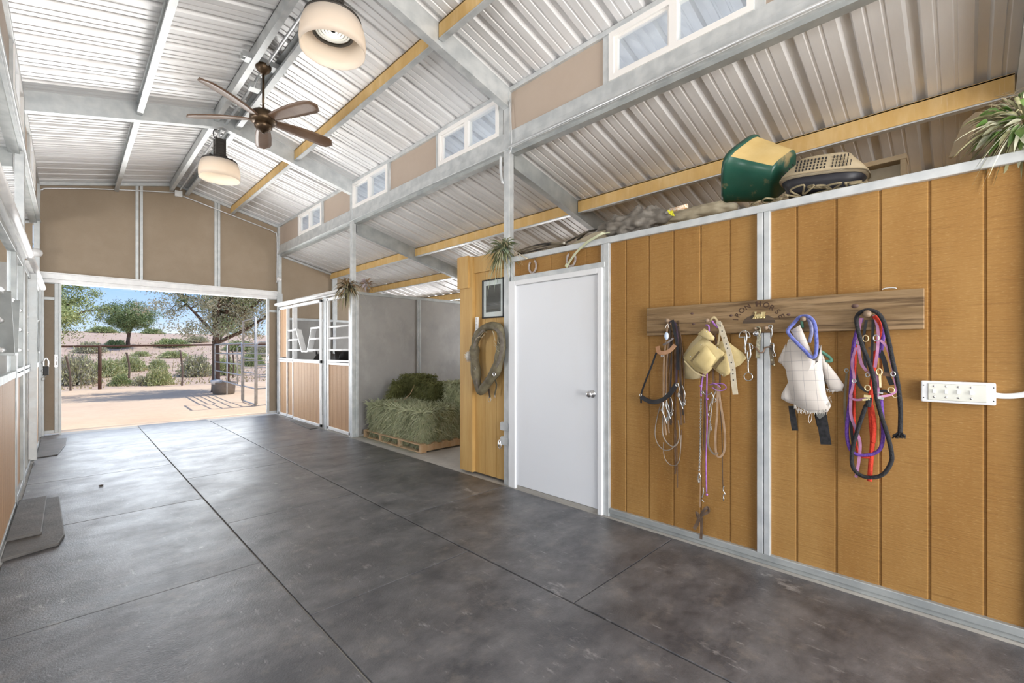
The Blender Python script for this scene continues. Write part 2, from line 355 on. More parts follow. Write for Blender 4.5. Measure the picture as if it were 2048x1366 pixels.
# ---- clerestory beams, headers, panels, windows
WIN = [(.98, 2.10), (3.46, 4.54), (5.79, 6.88), (8.13, 9.24), (-1.5, -.4)]
wn = 0
for X, sg in ((XR, 1), (XL, -1)):
    a = X-.03*sg; b = X+.05*sg; lo, hi = min(a, b), max(a, b)
    trim(MB().box((lo, YB, 3.46), (hi, YF, 3.55)).box((min(a+.008*sg, b), YB, 3.55), (max(a+.008*sg, b), YF, 3.655)).bar((a-.006*sg, YB, 3.468), (a-.006*sg, YF, 3.468), .02, .018), galv, bevel=.004)
    trim(MB().box((lo, YB, 4.055), (hi, YF, 4.10)), galv, bevel=.003)
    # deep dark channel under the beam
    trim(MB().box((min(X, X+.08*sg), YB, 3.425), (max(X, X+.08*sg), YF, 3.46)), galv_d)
    edges = [YB]+sorted([y for p in WIN for y in p])+[YF]
    for i in range(0, len(edges), 2):
        y0, y1 = edges[i], edges[i+1]
        struct(MB().box((min(X+.0*sg, X+.02*sg), y0, 3.65), (max(X+.0*sg, X+.02*sg), y1, 4.06)).build('wall_clerestory', tanl))
        for yy in (y0+.03, y1-.03):
            trim(MB().box((min(a+.01*sg, X+.02*sg), yy-.035, 3.65), (max(a+.01*sg, X+.02*sg), yy+.035, 4.06)), galv, bevel=.003)
    for (y0, y1) in WIN:
        wn += 1; c = thing('window_%d' % wn, None, None, (X, (y0+y1)/2, 3.655)); struct(c)
        m = MB(); t = .045; z0, z1 = 3.655, 4.055; xa, xb = min(X-.03*sg, X+.04*sg), max(X-.03*sg, X+.04*sg)
        m.box((xa, y0, z0), (xb, y1, z0+t)).box((xa, y0, z1-t), (xb, y1, z1)).box((xa, y0, z0+t), (xb, y0+t, z1-t)).box((xa, y1-t, z0+t), (xb, y1, z1-t))
        ym = (y0+y1)/2; m.box((xa, ym-.03, z0+t), (xb, ym+.03, z1-t))
        # inner sash of the sliding half
        xs0, xs1 = min(X-.01*sg, X+.02*sg), max(X-.01*sg, X+.02*sg)
        m.box((xs0, ym+.03, z0+t), (xs1, ym+.05, z1-t)).box((xs0, y1-t-.03, z0+t), (xs1, y1-t, z1-t)).box((xs0, ym+.05, z0+t), (xs1, y1-t-.03, z0+t+.02)).box((xs0, ym+.05, z1-t-.02), (xs1, y1-t-.03, z1-t))
        m.build('window_frame', pm('window_vinyl', (.84, .82, .79), None, rough=.4), c)
        for q0, q1 in ((y0+t, ym-.03), (ym+.05, y1-t-.03)):
            MB().box((X+.004, q0, z0+t), (X+.008, q1, z1-t)).build('pane', glass, c)

# ---- main rafters, purlins
def rafter(xa, xb, zf, Y, dep, drop=0.0):
    m = MB()
    za, zb = zf(xa)-drop, zf(xb)-drop
    for x0, x1, y0, y1, t, bt in ((xa, xb, Y-.03, Y+.03, 0, dep-.012), (xa, xb, Y-.042, Y+.042, dep-.012, dep)):
        m.prism([(x0, y0, za-t), (x1, y0, zb-t), (x1, y0, zb-bt), (x0, y0, za-bt)], (0, y1-y0, 0))
    return m
for Y in (-.27, 3.33, 6.92):
    trim(rafter(RX, XR-.01, zmain, Y, .215), galv)
    trim(rafter(RX, XL+.01, zmain, Y, .215), galv)
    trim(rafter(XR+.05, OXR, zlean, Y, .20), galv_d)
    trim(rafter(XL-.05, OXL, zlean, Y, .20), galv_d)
def purlin(x, zf, y0, y1, face, m0=galv, dep=.15, wd=.055, wside=1):
    """web faces -x when wside is -1"""
    z = zf(x+wd/2)-.004; m = MB()
    xw = x if wside < 0 else x+wd-.012
    m.cur = 1 if face else 0; m.box((xw, y0, z-dep+.01), (xw+.012, y1, z)); m.cur = 0
    m.box((x, y0, z-dep), (x+wd, y1, z-dep+.012)).box((x, y0, z-.012), (x+wd, y1, z-.003))
    xl = x+wd-.006 if wside < 0 else x
    m.box((xl, y0, z-dep+.012), (xl+.006, y1, z-dep+.035))
    trim(m, [m0, ochre])
BAYS = [(YB, -.31), (-.23, 3.29), (3.37, 6.88), (6.96, YF)]
for y0, y1 in BAYS:
    purlin(RX-.10, zmain, y0, y1, False, wside=-1, dep=.14)
    purlin(RX+.14, zmain, y0, y1, False, wside=1, dep=.14, wd=.06)
    purlin(.57, zmain, y0, y1, False, wside=1)
    purlin(2.34, zmain, y0, y1, True, wside=-1)
    for x in (4.38, 5.36, 6.35): purlin(x, zlean, y0, y1, True, m0=galv, wside=-1)
    for x in (-1.5, -2.5): purlin(x, zlean, y0, y1, False, wside=1)

# ---- far gable wall
def zin(x): return (zmain(x) if XL-.01 <= x <= XR+.01 else zlean(x))
m = MB(); xs = [XL-.04, RX, XR+.04]
m.prism([(XL-.0, YF, 2.60), (XR, YF, 2.60), (XR, YF, zmain(XR)-.0), (RX, YF, 4.55), (XL, YF, zmain(XL))], (0, .03, 0)); struct(m.build('wall_far', tan))
m = MB().prism([(XR+.05, YF, 0), (OXR, YF, 0), (OXR, YF, zlean(OXR)), (XR+.05, YF, zlean(XR+.05))], (0, .03, 0)); struct(m.build('wall_far', tan))
m = MB().prism([(XL-.05, YF, 0), (OXL, YF, 0), (OXL, YF, zlean(OXL)), (XL-.05, YF, zlean(XL-.05))], (0, .03, 0)); struct(m.build('wall_far', tan))
trim(MB().box((XL, YF-.05, 2.56), (XR, YF+.03, 2.655)).box((XL, YF-.075, 2.645), (XR, YF-.03, 2.665)).box((XL, YF+.0, 2.50), (XR, YF+.16, 2.56)), whites, bevel=.003)
for x in (.855, .915, 2.06, 2.115): trim(MB().box((x, YF-.022, 2.66), (x+.045, YF, zmain(x)-.04)), galv, bevel=.003)
for x0, x1 in ((XL, RX), (RX, XR)): trim(MB().bar((x0, YF-.02, zmain(x0)-.03), (x1, YF-.02, zmain(x1)-.03), .04, .05), galv)
trim(MB().bar((XR+.05, YF-.02, zlean(XR)-.05), (OXR, YF-.02, zlean(OXR)-.03), .04, .04), galv)
trim(MB().bar((XL-.05, YF-.02, zlean(XL)-.05), (OXL, YF-.02, zlean(OXL)-.03), .04, .04), galv)
# stall and bay linings
struct(MB().box((XR+.05, YF-.03, .0), (OXR, YF-.005, 2.06)).build('wall_far', greyp))
trim(MB().box((XR+.05, YF-.05, 2.06), (OXR, YF-.005, 2.11)), galv)
for x in (4.42, 5.6): trim(MB().box((x, YF-.055, 0), (x+.07, YF-.005, 2.06)), galv)
for x in (4.42,): trim(MB().box((x-.01, YF-.055, 2.11), (x+.1, YF-.005, zlean(x)-.05)), galv)
wo_ = MB().box((OXR, YB, 0), (OXR+.04, YF, 1.15)).box((OXR, YB, 2.35), (OXR+.04, YF, 2.62))   # unseen openings invented to let light into the stall and hay bay
for q0, q1 in ((YB, 4.7), (6.4, 7.5), (9.9, YF)): wo_.box((OXR, q0, 1.15), (OXR+.04, q1, 2.35))
struct(wo_.build('wall_outer', greyp))
struct(MB().box((OXL-.04, YB, 0), (OXL, YF, 1.1)).build('wall_outer', tan))
# partition between stall and hay bay
struct(MB().box((XR+.04, 6.90, .03), (OXR, 6.935, 2.30)).build('wall_partition', greyp))
trim(MB().box((XR+.03, 6.885, 2.295), (OXR, 6.95, 2.345)), galv_d, bevel=.004)
trim(MB().box((4.43, 6.875, 0), (4.455, 6.9, 2.30)).box((4.465, 6.87, 0), (4.50, 6.9, 2.30)), galv_d, bevel=.003)
trim(MB().box((XR+.035, 6.875, 0), (XR+.075, 6.955, 2.345)), galv, bevel=.003)
# stall partitions on the left
for Y in (3.32, 6.92): struct(MB().box((OXL, Y, 0), (XL-.04, Y+.03, 2.3)).build('wall_partition', greyp))

# ---- the white door
d = thing('door_1', None, None, (XR, 2.7, 0)); struct(d)
fw = pm('white_steel_frame', (.80, .81, .82), None, rough=.35)
MB().box((XR-.05, 2.155, 0), (XR+.05, 2.20, 2.10)).box((XR-.05, 3.19, 0), (XR+.05, 3.285, 2.10)).box((XR-.05, 2.2, 2.052), (XR+.05, 3.19, 2.10)).box((XR-.02, 2.2, 2.04), (XR+.05, 3.19, 2.052)).build('door_frame', fw, d, bevel=.005)
MB().box((XR-.02, 2.2, 0), (XR+.05, 3.19, .03)).build('threshold', concrete, d)
slab = MB().box((XR-.028, 2.204, .036), (XR+.014, 3.186, 2.046)).build('door_slab', whitep, d, bevel=.002)
k = MB(); ky, kz = 2.262, 1.02
def lx(prof, y, z, x0, n=20, mb=None):
    M = Matrix.Rotation(R(-90), 4, 'Y'); (mb or MB()).lathe(prof, (x0, y, z), n, M); return mb
lx([(.032, 0), (.034, .006), (.026, .010), (.011, .013), (.011, .032), (.024, .040), (.030, .052), (.028, .062), (.018, .070), (1e-6, .071)], ky, kz, XR-.028, mb=k)
k.build('door_knob', chrome, d)

# ---- sliding barn doors at the far opening
def barn_door(n, x0, x1, hx, seam):
    d = thing('door_%d' % n, None, None, ((x0+x1)/2, 10.6, .03)); struct(d)
    MB().box((x0+.03, 10.575, .06), (x1-.03, 10.60, 2.52)).build('door_panel', tan, d)
    m = MB(); t = .05
    m.box((x0, 10.55, .03), (x0+t, 10.61, 2.54)).box((x1-t, 10.55, .03), (x1, 10.61, 2.54)).box((x0+t, 10.55, .03), (x1-t, 10.61, .08)).box((x0+t, 10.55, 2.49), (x1-t, 10.61, 2.54)).box((x0+t, 10.55, 2.22), (x1-t, 10.60, 2.27))
    m.build('door_frame', galv, d, bevel=.004)
    MB().box((hx-.018, 10.535, 1.12), (hx+.018, 10.55, 1.32)).tube([(hx, 10.545, 1.15), (hx, 10.50, 1.17), (hx, 10.50, 1.27), (hx, 10.545, 1.29)], .008).build('door_handle', chrome, d)
barn_door(2, -1.62, -.115, -.145, 0)
barn_door(3, 3.03, 4.5, 3.055, 0)
trim(MB().box((-.115, 10.53, 0), (-.085, 10.62, 2.56)), galv)
# left door post strip visible beside the opening
trim(MB().box((XL-.02, YF-.03, 0), (XL+.08, YF+.02, 2.6)), galv, bevel=.004)
trim(MB().box((XR-.03, YF-.03, 0), (XR+.0, YF+.02, 2.6)), galv, bevel=.004)
# ================= FLOOR MATS =================
def mat_row(x0, x1, seams, side, who):
    seams = sorted(seams, reverse=True)
    words = ['first', 'second', 'third', 'fourth', 'fifth', 'sixth', 'seventh', 'eighth']
    for i in range(len(seams)-1):
        y1, y0 = seams[i], seams[i+1]
        mb = MB().box((x0+.003, y0+.003, 0), (x1-.003, y1-.003, .012))
        o = mb.build('rubber_mat', mat_rub, bevel=.003)
        tag(o, 'rubber floor mat, %s from the far doorway in the %s' % (words[i], who), 'floor mat', 'rubber mats covering the aisle floor')
mat_row(-.31, .895, [10.42, 8.6, 6.78, 5.02, 3.24, 1.42, -.4, -2.2], 'L', 'row beside the left stalls')
mat_row(.90, 1.965, [10.7, 9.5, 7.7, 5.89, 4.15, 2.41, .6, -1.2], 'M', 'middle row')
mat_row(1.97, 3.17, [10.45, 8.65, 6.87, 5.08, 3.3, 1.51, -.3, -2.1], 'R', 'row beside the tack room')
# loose strips by the left stalls
rub2 = layered('worn_rubber', (.10, .097, .093), [((.17, .16, .15), 6, (1, 1, 1), .4, .7, .8)], .6, 0, [(60, (1, 1, 1), .3)])
def strip(pts, z0, z1, label):
    o = MB().prism([(x, y, z0) for x, y in pts], (0, 0, z1-z0)).build('rubber_mat_strip', rub2, bevel=.006); tag(o, label, 'floor mat', 'loose rubber strips at the left stalls')
strip([(-.315, 4.42), (-.05, 4.52), (-.02, 4.70), (-.06, 5.95), (-.315, 5.95)], .012, .036, 'larger loose rubber strip lying on the mats at the nearest left stall, partly under another')
strip([(-.315, 4.78), (-.14, 4.80), (-.14, 5.95), (-.315, 5.95)], .036, .058, 'narrow rubber strip lying on top of a larger strip at the nearest left stall')
strip([(-.30, 8.35), (-.10, 8.40), (-.03, 9.2), (-.02, 9.9), (-.30, 9.9)], .012, .026, 'curled thin rubber strip on the floor at the farther left stall door')
strip([(3.00, 8.05), (3.155, 8.05), (3.155, 9.3), (3.08, 9.3)], .012, .024, 'thin dark rubber strip on the floor under the right stall door')
for i, (px, py) in enumerate(((116, 1043), (202, 971))):
    p = atZ(px, py, .02); o = MB().ball((0, 0, .008), .016, 8, (1.3, .8, .5)).build('dirt_clod', pm('dirt', (.05, .035, .02)), origin=(0, 0, 0)); o.location = (p.x, p.y, .012)
    tag(o, ['dark dirt clod on the floor near the loose rubber strips', 'tiny dirt crumb on the floor mat farther toward the doorway'][i], 'dirt', 'dirt crumbs on the mats')

# ================= STALL FRONTS =================
def stall_front(X, ys, dirn, sg, lab, dlab, tlab, gap, do=0., fm=None):
    fm = fm or whites
    """ys: start Y, spans measured along dirn; sg: -1 right wall (faces -x), +1 left wall"""
    (s_up, s_rail, s_d0, s_d1, s_p1, s_end) = gap
    Y = lambda t: ys+dirn*t
    def bx(mb, xa, xb, ta, tb, z0, z1):
        a, b = sorted((Y(ta), Y(tb))); c, d = sorted((X+sg*xa, X+sg*xb)); return mb.box((c, a, z0), (d, b, z1))
    root = thing('stall_front', lab, 'stall front', (X, Y(s_end/2), 0), 'stall fronts along the aisle')
    f = MB()
    for t0, t1 in ((0, .04), (s_up, s_up+.04), (s_d0-.04, s_d0), (s_p1, s_p1+.04), (s_end-.04, s_end)): bx(f, -.02, .03, t0, t1, 0, 2.30)
    for t0, t1 in ((0, s_d0), (s_p1, s_end)):
        bx(f, -.02, .03, t0, t1, .02, .07); bx(f, -.02, .034, t0, t1, 1.145, 1.185); bx(f, -.02, .034, t0, t1, 1.195, 1.23)
    bx(f, -.02, .03, 0, s_end, 2.26, 2.31)
    f.build('frame', fm, root, bevel=.003)
    bx(MB(), -.02, .035, s_d1, s_d1+.14, 0, 2.33).build('post', galv, root, bevel=.004)
    def planks(t0, t1, z0, z1, par, xa=-.008, xb=.008, n=None):
        m = MB(); L = t1-t0; n = n or max(2, round(L/.15))
        for i in range(n):
            bx(m, xa, xb, t0+L*i/n+.003, t0+L*(i+1)/n-.003, z0, z1)
        bx(m, xa, xa+.004, t0, t1, z0, z1); m.build('board_panel', boards, par)
    planks(.04, s_d0-.04, .07, 1.15, root); planks(s_p1+.04, s_end-.04, .07, 1.15, root); planks(.04, s_up, 1.25, 2.26, root, n=3)
    for z in (1.40, 1.605, 1.80):
        for t0, t1 in ((s_up+.04, s_d0-.04), (s_p1+.04, s_end-.04)):
            MB().tube([(X, Y(t0), z), (X, Y(t1), z)], .019, 12).build('rail', whites, root)
    # sliding door with a V shaped yoke
    dr = thing('stall_door', dlab, 'stall door', (X+sg*.05, Y((s_d0+s_d1)/2), .03), 'sliding stall doors')
    f = MB(); a, b = .04-do, .075-do
    for t0, t1 in ((s_d0, s_d0+.04), (s_d1-.04, s_d1)): bx(f, a, b, t0, t1, .03, 2.30)
    bx(f, a, b, s_d0, s_d1, .03, .08); bx(f, a, b, s_d0, s_d1, 1.16, 1.22); bx(f, a, b, s_d0, s_d1, 2.25, 2.30)
    f.build('frame', fm, dr, bevel=.003); planks(s_d0+.04, s_d1-.04, .08, 1.16, dr, .05-do, .066-do)
    L = s_d1-s_d0; xx = X+sg*(.057-do)
    v = [s_d0+.15*L, s_d0+.36*L, s_d0+.56*L, s_d0+.70*L]
    for t0, t1, side in ((s_d0+.04, v[0]+.02, 0), (v[3]-.02, s_d1-.04, 1)):
        MB().bar((xx, Y(t0), 1.80), (xx, Y(t1), 1.80), .05, .03).build('rail', whites, dr)
    def vat(z, k): f_ = (1.80-z)/.43; return (v[0]+(v[1]-v[0])*f_) if k == 0 else (v[3]+(v[2]-v[3])*f_)
    for z in (1.605, 1.40):
        MB().tube([(xx, Y(s_d0+.04), z), (xx, Y(vat(z, 0)), z)], .019, 12).build('rail', whites, dr)
        MB().tube([(xx, Y(s_d1-.04), z), (xx, Y(vat(z, 1)), z)], .019, 12).build('rail', whites, dr)
    y = MB(); xo = X+sg*.03
    for p, q in (((v[0], 1.80), (v[1], 1.37)), ((v[3], 1.80), (v[2], 1.37)), ((v[1]-.02, 1.37), (v[2]+.02, 1.37))):
        y.bar((xo, Y(p[0]), p[1]), (xo, Y(q[0]), q[1]), .10, .022, up=(0, p[1]-q[1] if q[0] != p[0] else 0, 1) if p[1] == q[1] else (0, 1, 0))
    y.build('yoke', fm, dr, bevel=.002)
    # track
    tr = MB().tube([(X+sg*.075, Y(-.05+ (.0)), 2.375), (X+sg*.075, Y(s_end-.1), 2.375)], .032, 14)
    bx(tr, .0, .06, 0, s_end-.12, 2.33, 2.352)
    o = tr.build('door_track', whites, None); tag(o, tlab, 'door track', 'round tracks above the stall doors')
    return root, dr
stall_front(XR, 10.40, -1, -1, 'right stall front of tan boards and white bars, ending at the hay bay', 'right stall sliding door with an open V in its white bars', 'white round door track above the right stall, under the dried leaf wreath', (.48, .5, .96, 2.36, 2.53, 3.43))
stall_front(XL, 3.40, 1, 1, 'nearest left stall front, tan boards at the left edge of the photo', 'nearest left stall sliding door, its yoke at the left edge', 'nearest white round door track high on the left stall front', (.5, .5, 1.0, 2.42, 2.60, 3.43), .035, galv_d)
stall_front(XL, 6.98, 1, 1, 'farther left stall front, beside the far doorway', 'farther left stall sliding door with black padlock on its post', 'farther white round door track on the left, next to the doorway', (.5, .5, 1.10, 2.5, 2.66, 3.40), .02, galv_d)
# projecting door edge post with padlock
trim(MB().box((XL+.01, 8.0, .05), (XL+.085, 8.06, 2.34)), galv, bevel=.004)
pl = thing('padlock', 'black padlock with chain on the steel post of the farther left stall', 'padlock', (XL+.16, 8.04, 1.2))
MB().cbox((XL+.16, 8.04, 1.14), (.05, .03, .11)).build('lock_body', black, pl, bevel=.006)
MB().tube(cat([(XL+.14, 8.04, 1.19), (XL+.14, 8.04, 1.26), (XL+.16, 8.04, 1.30), (XL+.18, 8.04, 1.26), (XL+.18, 8.04, 1.19)], 4), .007).build('shackle', chrome, pl)
m = MB()
for i in range(5): m.tube([(XL+.135+.014*math.cos(t)+(i % 2)*.012, 8.04+.01*math.sin(t)*(i % 2), 1.24-.05*i+.02*math.sin(t)) for t in [j*.785 for j in range(8)]], .004, 5, closed=True)
m.build('chain', galv_d, pl)

# ================= CONDUIT AND ELECTRICAL =================
cond = pm('conduit_steel', (.70, .72, .73), None, rough=.35, metal=.6)
yy = YF-.05
pts = [(XL+.03, yy, 3.1), (XL+.03, yy, 3.9), (XL+.06, yy, 3.98), (XL+.16, yy, 4.03), (.5, yy, 4.19), (RX-.03, yy, 4.36)]
tag(MB().tube(cat(pts, 5), .011).build('conduit', cond), 'thin conduit bending over the left half of the far gable wall', 'conduit', 'conduits on the gable')
pts = [(RX+.08, yy, 4.33), (2.4, yy, 4.12), (3.0, yy, 3.98), (3.14, yy, 3.93), (3.2, yy, 3.84), (3.2, yy, 3.0), (3.2, yy, 2.85)]
tag(MB().tube(cat(pts, 5), .011).build('conduit', cond), 'thin conduit sloping down the right half of the far gable to the corner', 'conduit', 'conduits on the gable')
jb = thing('junction_box', 'square steel junction box at the peak of the far gable', 'junction box', (RX+.03, yy, 4.3))
MB().cbox((RX+.03, yy, 4.35), (.11, .05, .10)).build('box', whites, jb, bevel=.004); MB().cbox((RX+.03, yy-.03, 4.35), (.115, .006, .105)).build('cover', whites, jb, bevel=.002)
tag(MB().tube([(RX+.04, YB, 4.40), (RX+.04, 10.3, 4.40)], .016).build('conduit', cond), 'straight conduit running along the roof peak between the ridge purlins', 'conduit')
for Y in (5.62, 3.0):
    tag(MB().cbox((RX+.04, Y, 4.36), (.10, .10, .06)).cbox((RX+.04, Y, 4.325), (.105, .105, .008)).tube(cat([(RX+.04, Y-.05, 4.34), (RX+.0, Y-.16, 4.28), (RX+.02, Y-.26, 4.36)], 5), .007).build('junction_box', galv), 'small steel box with a cable beyond the ceiling fan mount' if Y > 5 else 'small steel box above the nearest hanging lamp', 'junction box')
tag(MB().tube(cat([(XR-.045, 3.27, 3.95), (XR-.05, 3.24, 3.6), (XR-.045, 3.25, 3.45), (XR-.045, 3.28, 3.40)], 5), .006).tube(cat([(XR-.05, 3.40, 3.42), (XR-.05, 3.40, 3.25), (XR-.05, 3.37, 3.13)], 5), .014).build('conduit', cond), 'short bent conduit and cable on the post left of the tack room door', 'conduit')
tag(MB().tube([(XR-.05, 3.28, 3.475), (XR-.05, -1.5, 3.475)], .014).build('conduit', cond), 'straight white conduit along the beam above the tack room', 'conduit')
# round cover plates at far corner posts
tag(MB().lathe([(1e-6, 0), (.07, .01), (.07, .03), (.05, .05), (1e-6, .055)], (XL+.0, YF-.07, 2.95), 16, Matrix.Rotation(R(90), 4, 'X')).build('round_cap', whites), 'white round cap on the left far corner post', 'cap')
tag(MB().lathe([(1e-6, 0), (.05, .01), (.055, .03), (.03, .05), (1e-6, .055)], (XR-.02, YF-.07, 2.93), 16, Matrix.Rotation(R(90), 4, 'X')).build('security_light', whites), 'small white fixture on the right far corner post', 'light fixture')

# ================= CEILING FAN =================
FX, FY = RX+.02, 5.22
fan = thing('ceiling_fan', 'five blade brown ceiling fan hanging from the ridge between two lamps', 'ceiling fan', (FX, FY, 3.70))
MB().lathe([(1e-6, 0), (.022, 0), (.035, .012), (.055, .03), (.075, .06), (.078, .085), (.07, .095), (1e-6, .095)], (FX, FY, 4.315), 28).build('canopy', bronze, fan)
MB().box((FX-.20, FY-.035, 4.41), (FX+.22, FY-.015, 4.47)).box((FX-.20, FY+.035, 4.41), (FX+.22, FY+.055, 4.47)).box((FX-.17, FY-.05, 4.405), (FX+.19, FY+.06, 4.415)).build('mounting_bracket', galv, fan)
MB().tube([(FX, FY, 3.92), (FX, FY, 4.33)], .013, 12).build('downrod', bronze, fan)
MB().lathe([(1e-6, .215), (.03, .215), (.045, .20), (.10, .185), (.118, .165), (.128, .14), (.13, .10), (.118, .075), (.085, .06), (.06, .052), (1e-6, .05)], (FX, FY, 3.73), 36).build('motor_housing', bronze, fan)
MB().lathe([(1e-6, 0), (.014, .002), (.02, .012), (.035, .02), (.065, .04), (.085, .065), (.088, .09), (.06, .10), (1e-6, .10)], (FX, FY, 3.69), 32).build('light_cap', bronze, fan)
wood_b = layered('walnut_blade', (.13, .075, .045), [((.20, .13, .085), 5, (1, 1, 1), .4, .7, .8), ((.12, .065, .035), 14, (1, 5, 1), .5, .75, .6)], .38)
tips = [(680, 297), (636, 212), (381, 146), (347, 233), (527, 305)]
for i in range(5):
    t = atZ(*tips[i], 3.82); ang = math.atan2(t.y-FY, t.x-FX)
    L0, L1, n = .10, .76, 14; vs = []
    M = Matrix.Translation((FX, FY, 3.835)) @ Matrix.Rotation(ang, 4, 'Z') @ Matrix.Rotation(R(-14), 4, 'X')
    mb = MB(); mb.smooth = True
    for k in range(n+1):
        f = k/n; x = L0+(L1-L0)*f; wd = .048+.038*math.sin(min(1, f*1.5)*math.pi/2); 
        if f > .85: wd *= math.sqrt(max(0, 1-((f-.85)/.15)**2))*.97+.03
        zc = .012*math.sin(f*math.pi)-.008*f
        for a, b in ((-1, 0), (-.5, .004), (0, .006), (.5, .004), (1, 0)): vs.append(M @ Vector((x, a*wd, zc+b+.004)))
        for a, b in ((-1, 0), (-.5, -.004), (0, -.005), (.5, -.004), (1, 0)): vs.append(M @ Vector((x, a*wd, zc+b-.004)))
    fs = []
    for k in range(n):
        a = k*10; b = a+10
        for j in range(4): fs += [(a+j, a+j+1, b+j+1, b+j), (a+5+j, b+5+j, b+5+j+1, a+5+j+1)]
        fs += [(a, b, b+5, a+5), (a+4, a+9, b+9, b+4)]
    fs += [(0, 5, 6, 7, 8, 9, 4, 3, 2, 1), tuple(n*10+j for j in (0, 1, 2, 3, 4, 9, 8, 7, 6, 5))]
    mb.add(vs, fs); bl = mb.build('blade', wood_b, fan)
    s = MB()
    for q in ((.13, .015), (.13, -.015), (.155, 0)): s.ball(M @ Vector((q[0], q[1], .0)), .006, 8)
    s.build('screw', bronze, bl)

# ================= HIGH BAY LAMPS =================
def high_bay(Y, z0, label, power):
    c = Vector((RX+.015, Y, z0)); root = thing('high_bay_light', label, 'lamp', c, 'hanging lamps along the ridge')
    dark = pm('ballast_dark', (.045, .040, .034), None, rough=.5, metal=.3)
    sh = MB().lathe([(.205, .235), (.222, .20), (.238, .14), (.243, .07), (.238, 0), (.234, .002), (.238, .07), (.233, .14), (.217, .20), (.20, .23)], c, 48, caps=False)
    sh.build('shade', shade_m, root)
    m = MB().lathe([(1e-6, .30), (.075, .30), (.09, .27), (.17, .262), (.21, .245), (.213, .225), (.205, .225), (.16, .24), (1e-6, .245)], c, 40)
    for k in range(10):
        a = k*math.tau/10; m.cbox(c+Vector((.12*math.cos(a), .12*math.sin(a), .27)), (.09, .012, .03), Matrix.Rotation(a, 3, 'Z'))
    m.build('reflector_cap', dark, root)
    MB().lathe([(.135, .13), (.150, .13), (.150, .15), (.135, .15), (.135, .13)], c, 40, caps=False).build('lens_ring', dark, root)
    ln = MB()
    for r_ in (.03, .055, .08, .105, .125): ln.lathe([(r_-.012, .155), (r_, .145), (r_+.012, .155)], c, 36)
    ln.lathe([(1e-6, .157), (.14, .157)], c, 36)
    ln.build('lens', pm('lens_glass', (.66, .68, .67), None, rough=.15, metal=0), root)
    b = MB().cbox(c+Vector((0, 0, .42)), (.105, .105, .24))
    for k in range(5):
        z = .335+k*.042; b.cbox(c+Vector((0, 0, z)), (.118, .118, .012))
    for sx in (-1, 1):
        for sy in (-1, 1): b.cbox(c+Vector((sx*.054, sy*.054, .42)), (.018, .018, .25))
    b.build('ballast_housing', dark, root, bevel=.003)
    top = 4.40-z0
    MB().tube([c+Vector((.0, .022*math.cos(t)*.6, .575+.024*math.sin(t))) for t in [j*.5236 for j in range(12)]], .006, 6, closed=True).tube([c+Vector((0, 0, .60)), c+Vector((0, 0, top))], .006, 6).build('hook', galv, root)
    MB().tube(cat([c+Vector((0, 0, top-.02)), c+Vector((-.07, -.02, top-.04)), c+Vector((-.06, .02, top-.12)), c+Vector((0, .01, .54))], 6), .006, 6).build('cord', black, root)
    l = bpy.data.lights.new('bulb', 'POINT'); l.energy = power; l.shadow_soft_size = .09; l.color = (1, .93, .82); lo = bpy.data.objects.new('bulb', l); COL.objects.link(lo); lo.location = c+Vector((0, 0, .06))
high_bay(7.12, 3.72, 'farther hanging lamp with frosted drum shade, beyond the ceiling fan', 2.2)
high_bay(3.45, 3.72, 'nearest hanging lamp with frosted drum shade, at the top edge', 1.6)

# ================= HAY BAY =================
pw = layered('pallet_wood', (.42, .27, .14), [((.55, .42, .28), 4, (3, 1, 1), .4, .7, .8), ((.36, .14, .06), 3, (1, 3, 1), .55, .75, .7)], .7)
pal = thing('pallet', 'low wooden pallet under the hay on the concrete', 'pallet', (4.0, 6.0, 0))
px0, px1, py0, py1 = 3.37, 4.75, 5.16, 6.80
for y in (py0, (py0*2+py1)/3, (py0+py1*2)/3, py1-.04): MB().box((px0, y, .022), (px1, y+.04, .105)).build('stringer', pw, pal, bevel=.002)
for i in range(8):
    x = px0+i*(px1-px0-.1)/7; MB().box((x, py0, .105), (x+.10, py1, .122)).build('deck_board', pw, pal, bevel=.002)
for x in (px0, (px0+px1)/2, px1-.1): MB().box((x, py0, .004), (x+.1, py1, .022)).build('bottom_board', pw, pal, bevel=.002)
hay_m = layered('hay', (.22, .24, .12), [((.34, .35, .20), 14, (1, 1, 1), .4, .65, .8), ((.045, .055, .015), 5, (1, 1, 1), .5, .72, .8), ((.30, .29, .15), 40, (1, 1, 1), .56, .72, .6)], .85, 0, [(60, (1, 1, 1), .6)])
hay_s = layered('hay_strands', (.40, .43, .26), [((.56, .56, .38), 9, (1, 1, 1), .4, .65, .8), ((.10, .12, .04), 4, (1, 1, 1), .5, .72, .7), ((.44, .41, .25), 60, (1, 1, 1), .60, .75, .6)], .8)
hay_d = layered('hay_dark', (.075, .082, .020), [((.13, .14, .045), 14, (1, 1, 1), .4, .65, .8), ((.03, .035, .008), 5, (1, 1, 1), .5, .72, .7), ((.20, .19, .07), 40, (1, 1, 1), .6, .74, .6)], .85, 0, [(60, (1, 1, 1), .6)])
hay_ds = layered('hay_dark_strands', (.13, .14, .042), [((.20, .20, .07), 9, (1, 1, 1), .4, .65, .8), ((.07, .075, .02), 4, (1, 1, 1), .5, .72, .7), ((.30, .27, .11), 60, (1, 1, 1), .62, .76, .6)], .8)
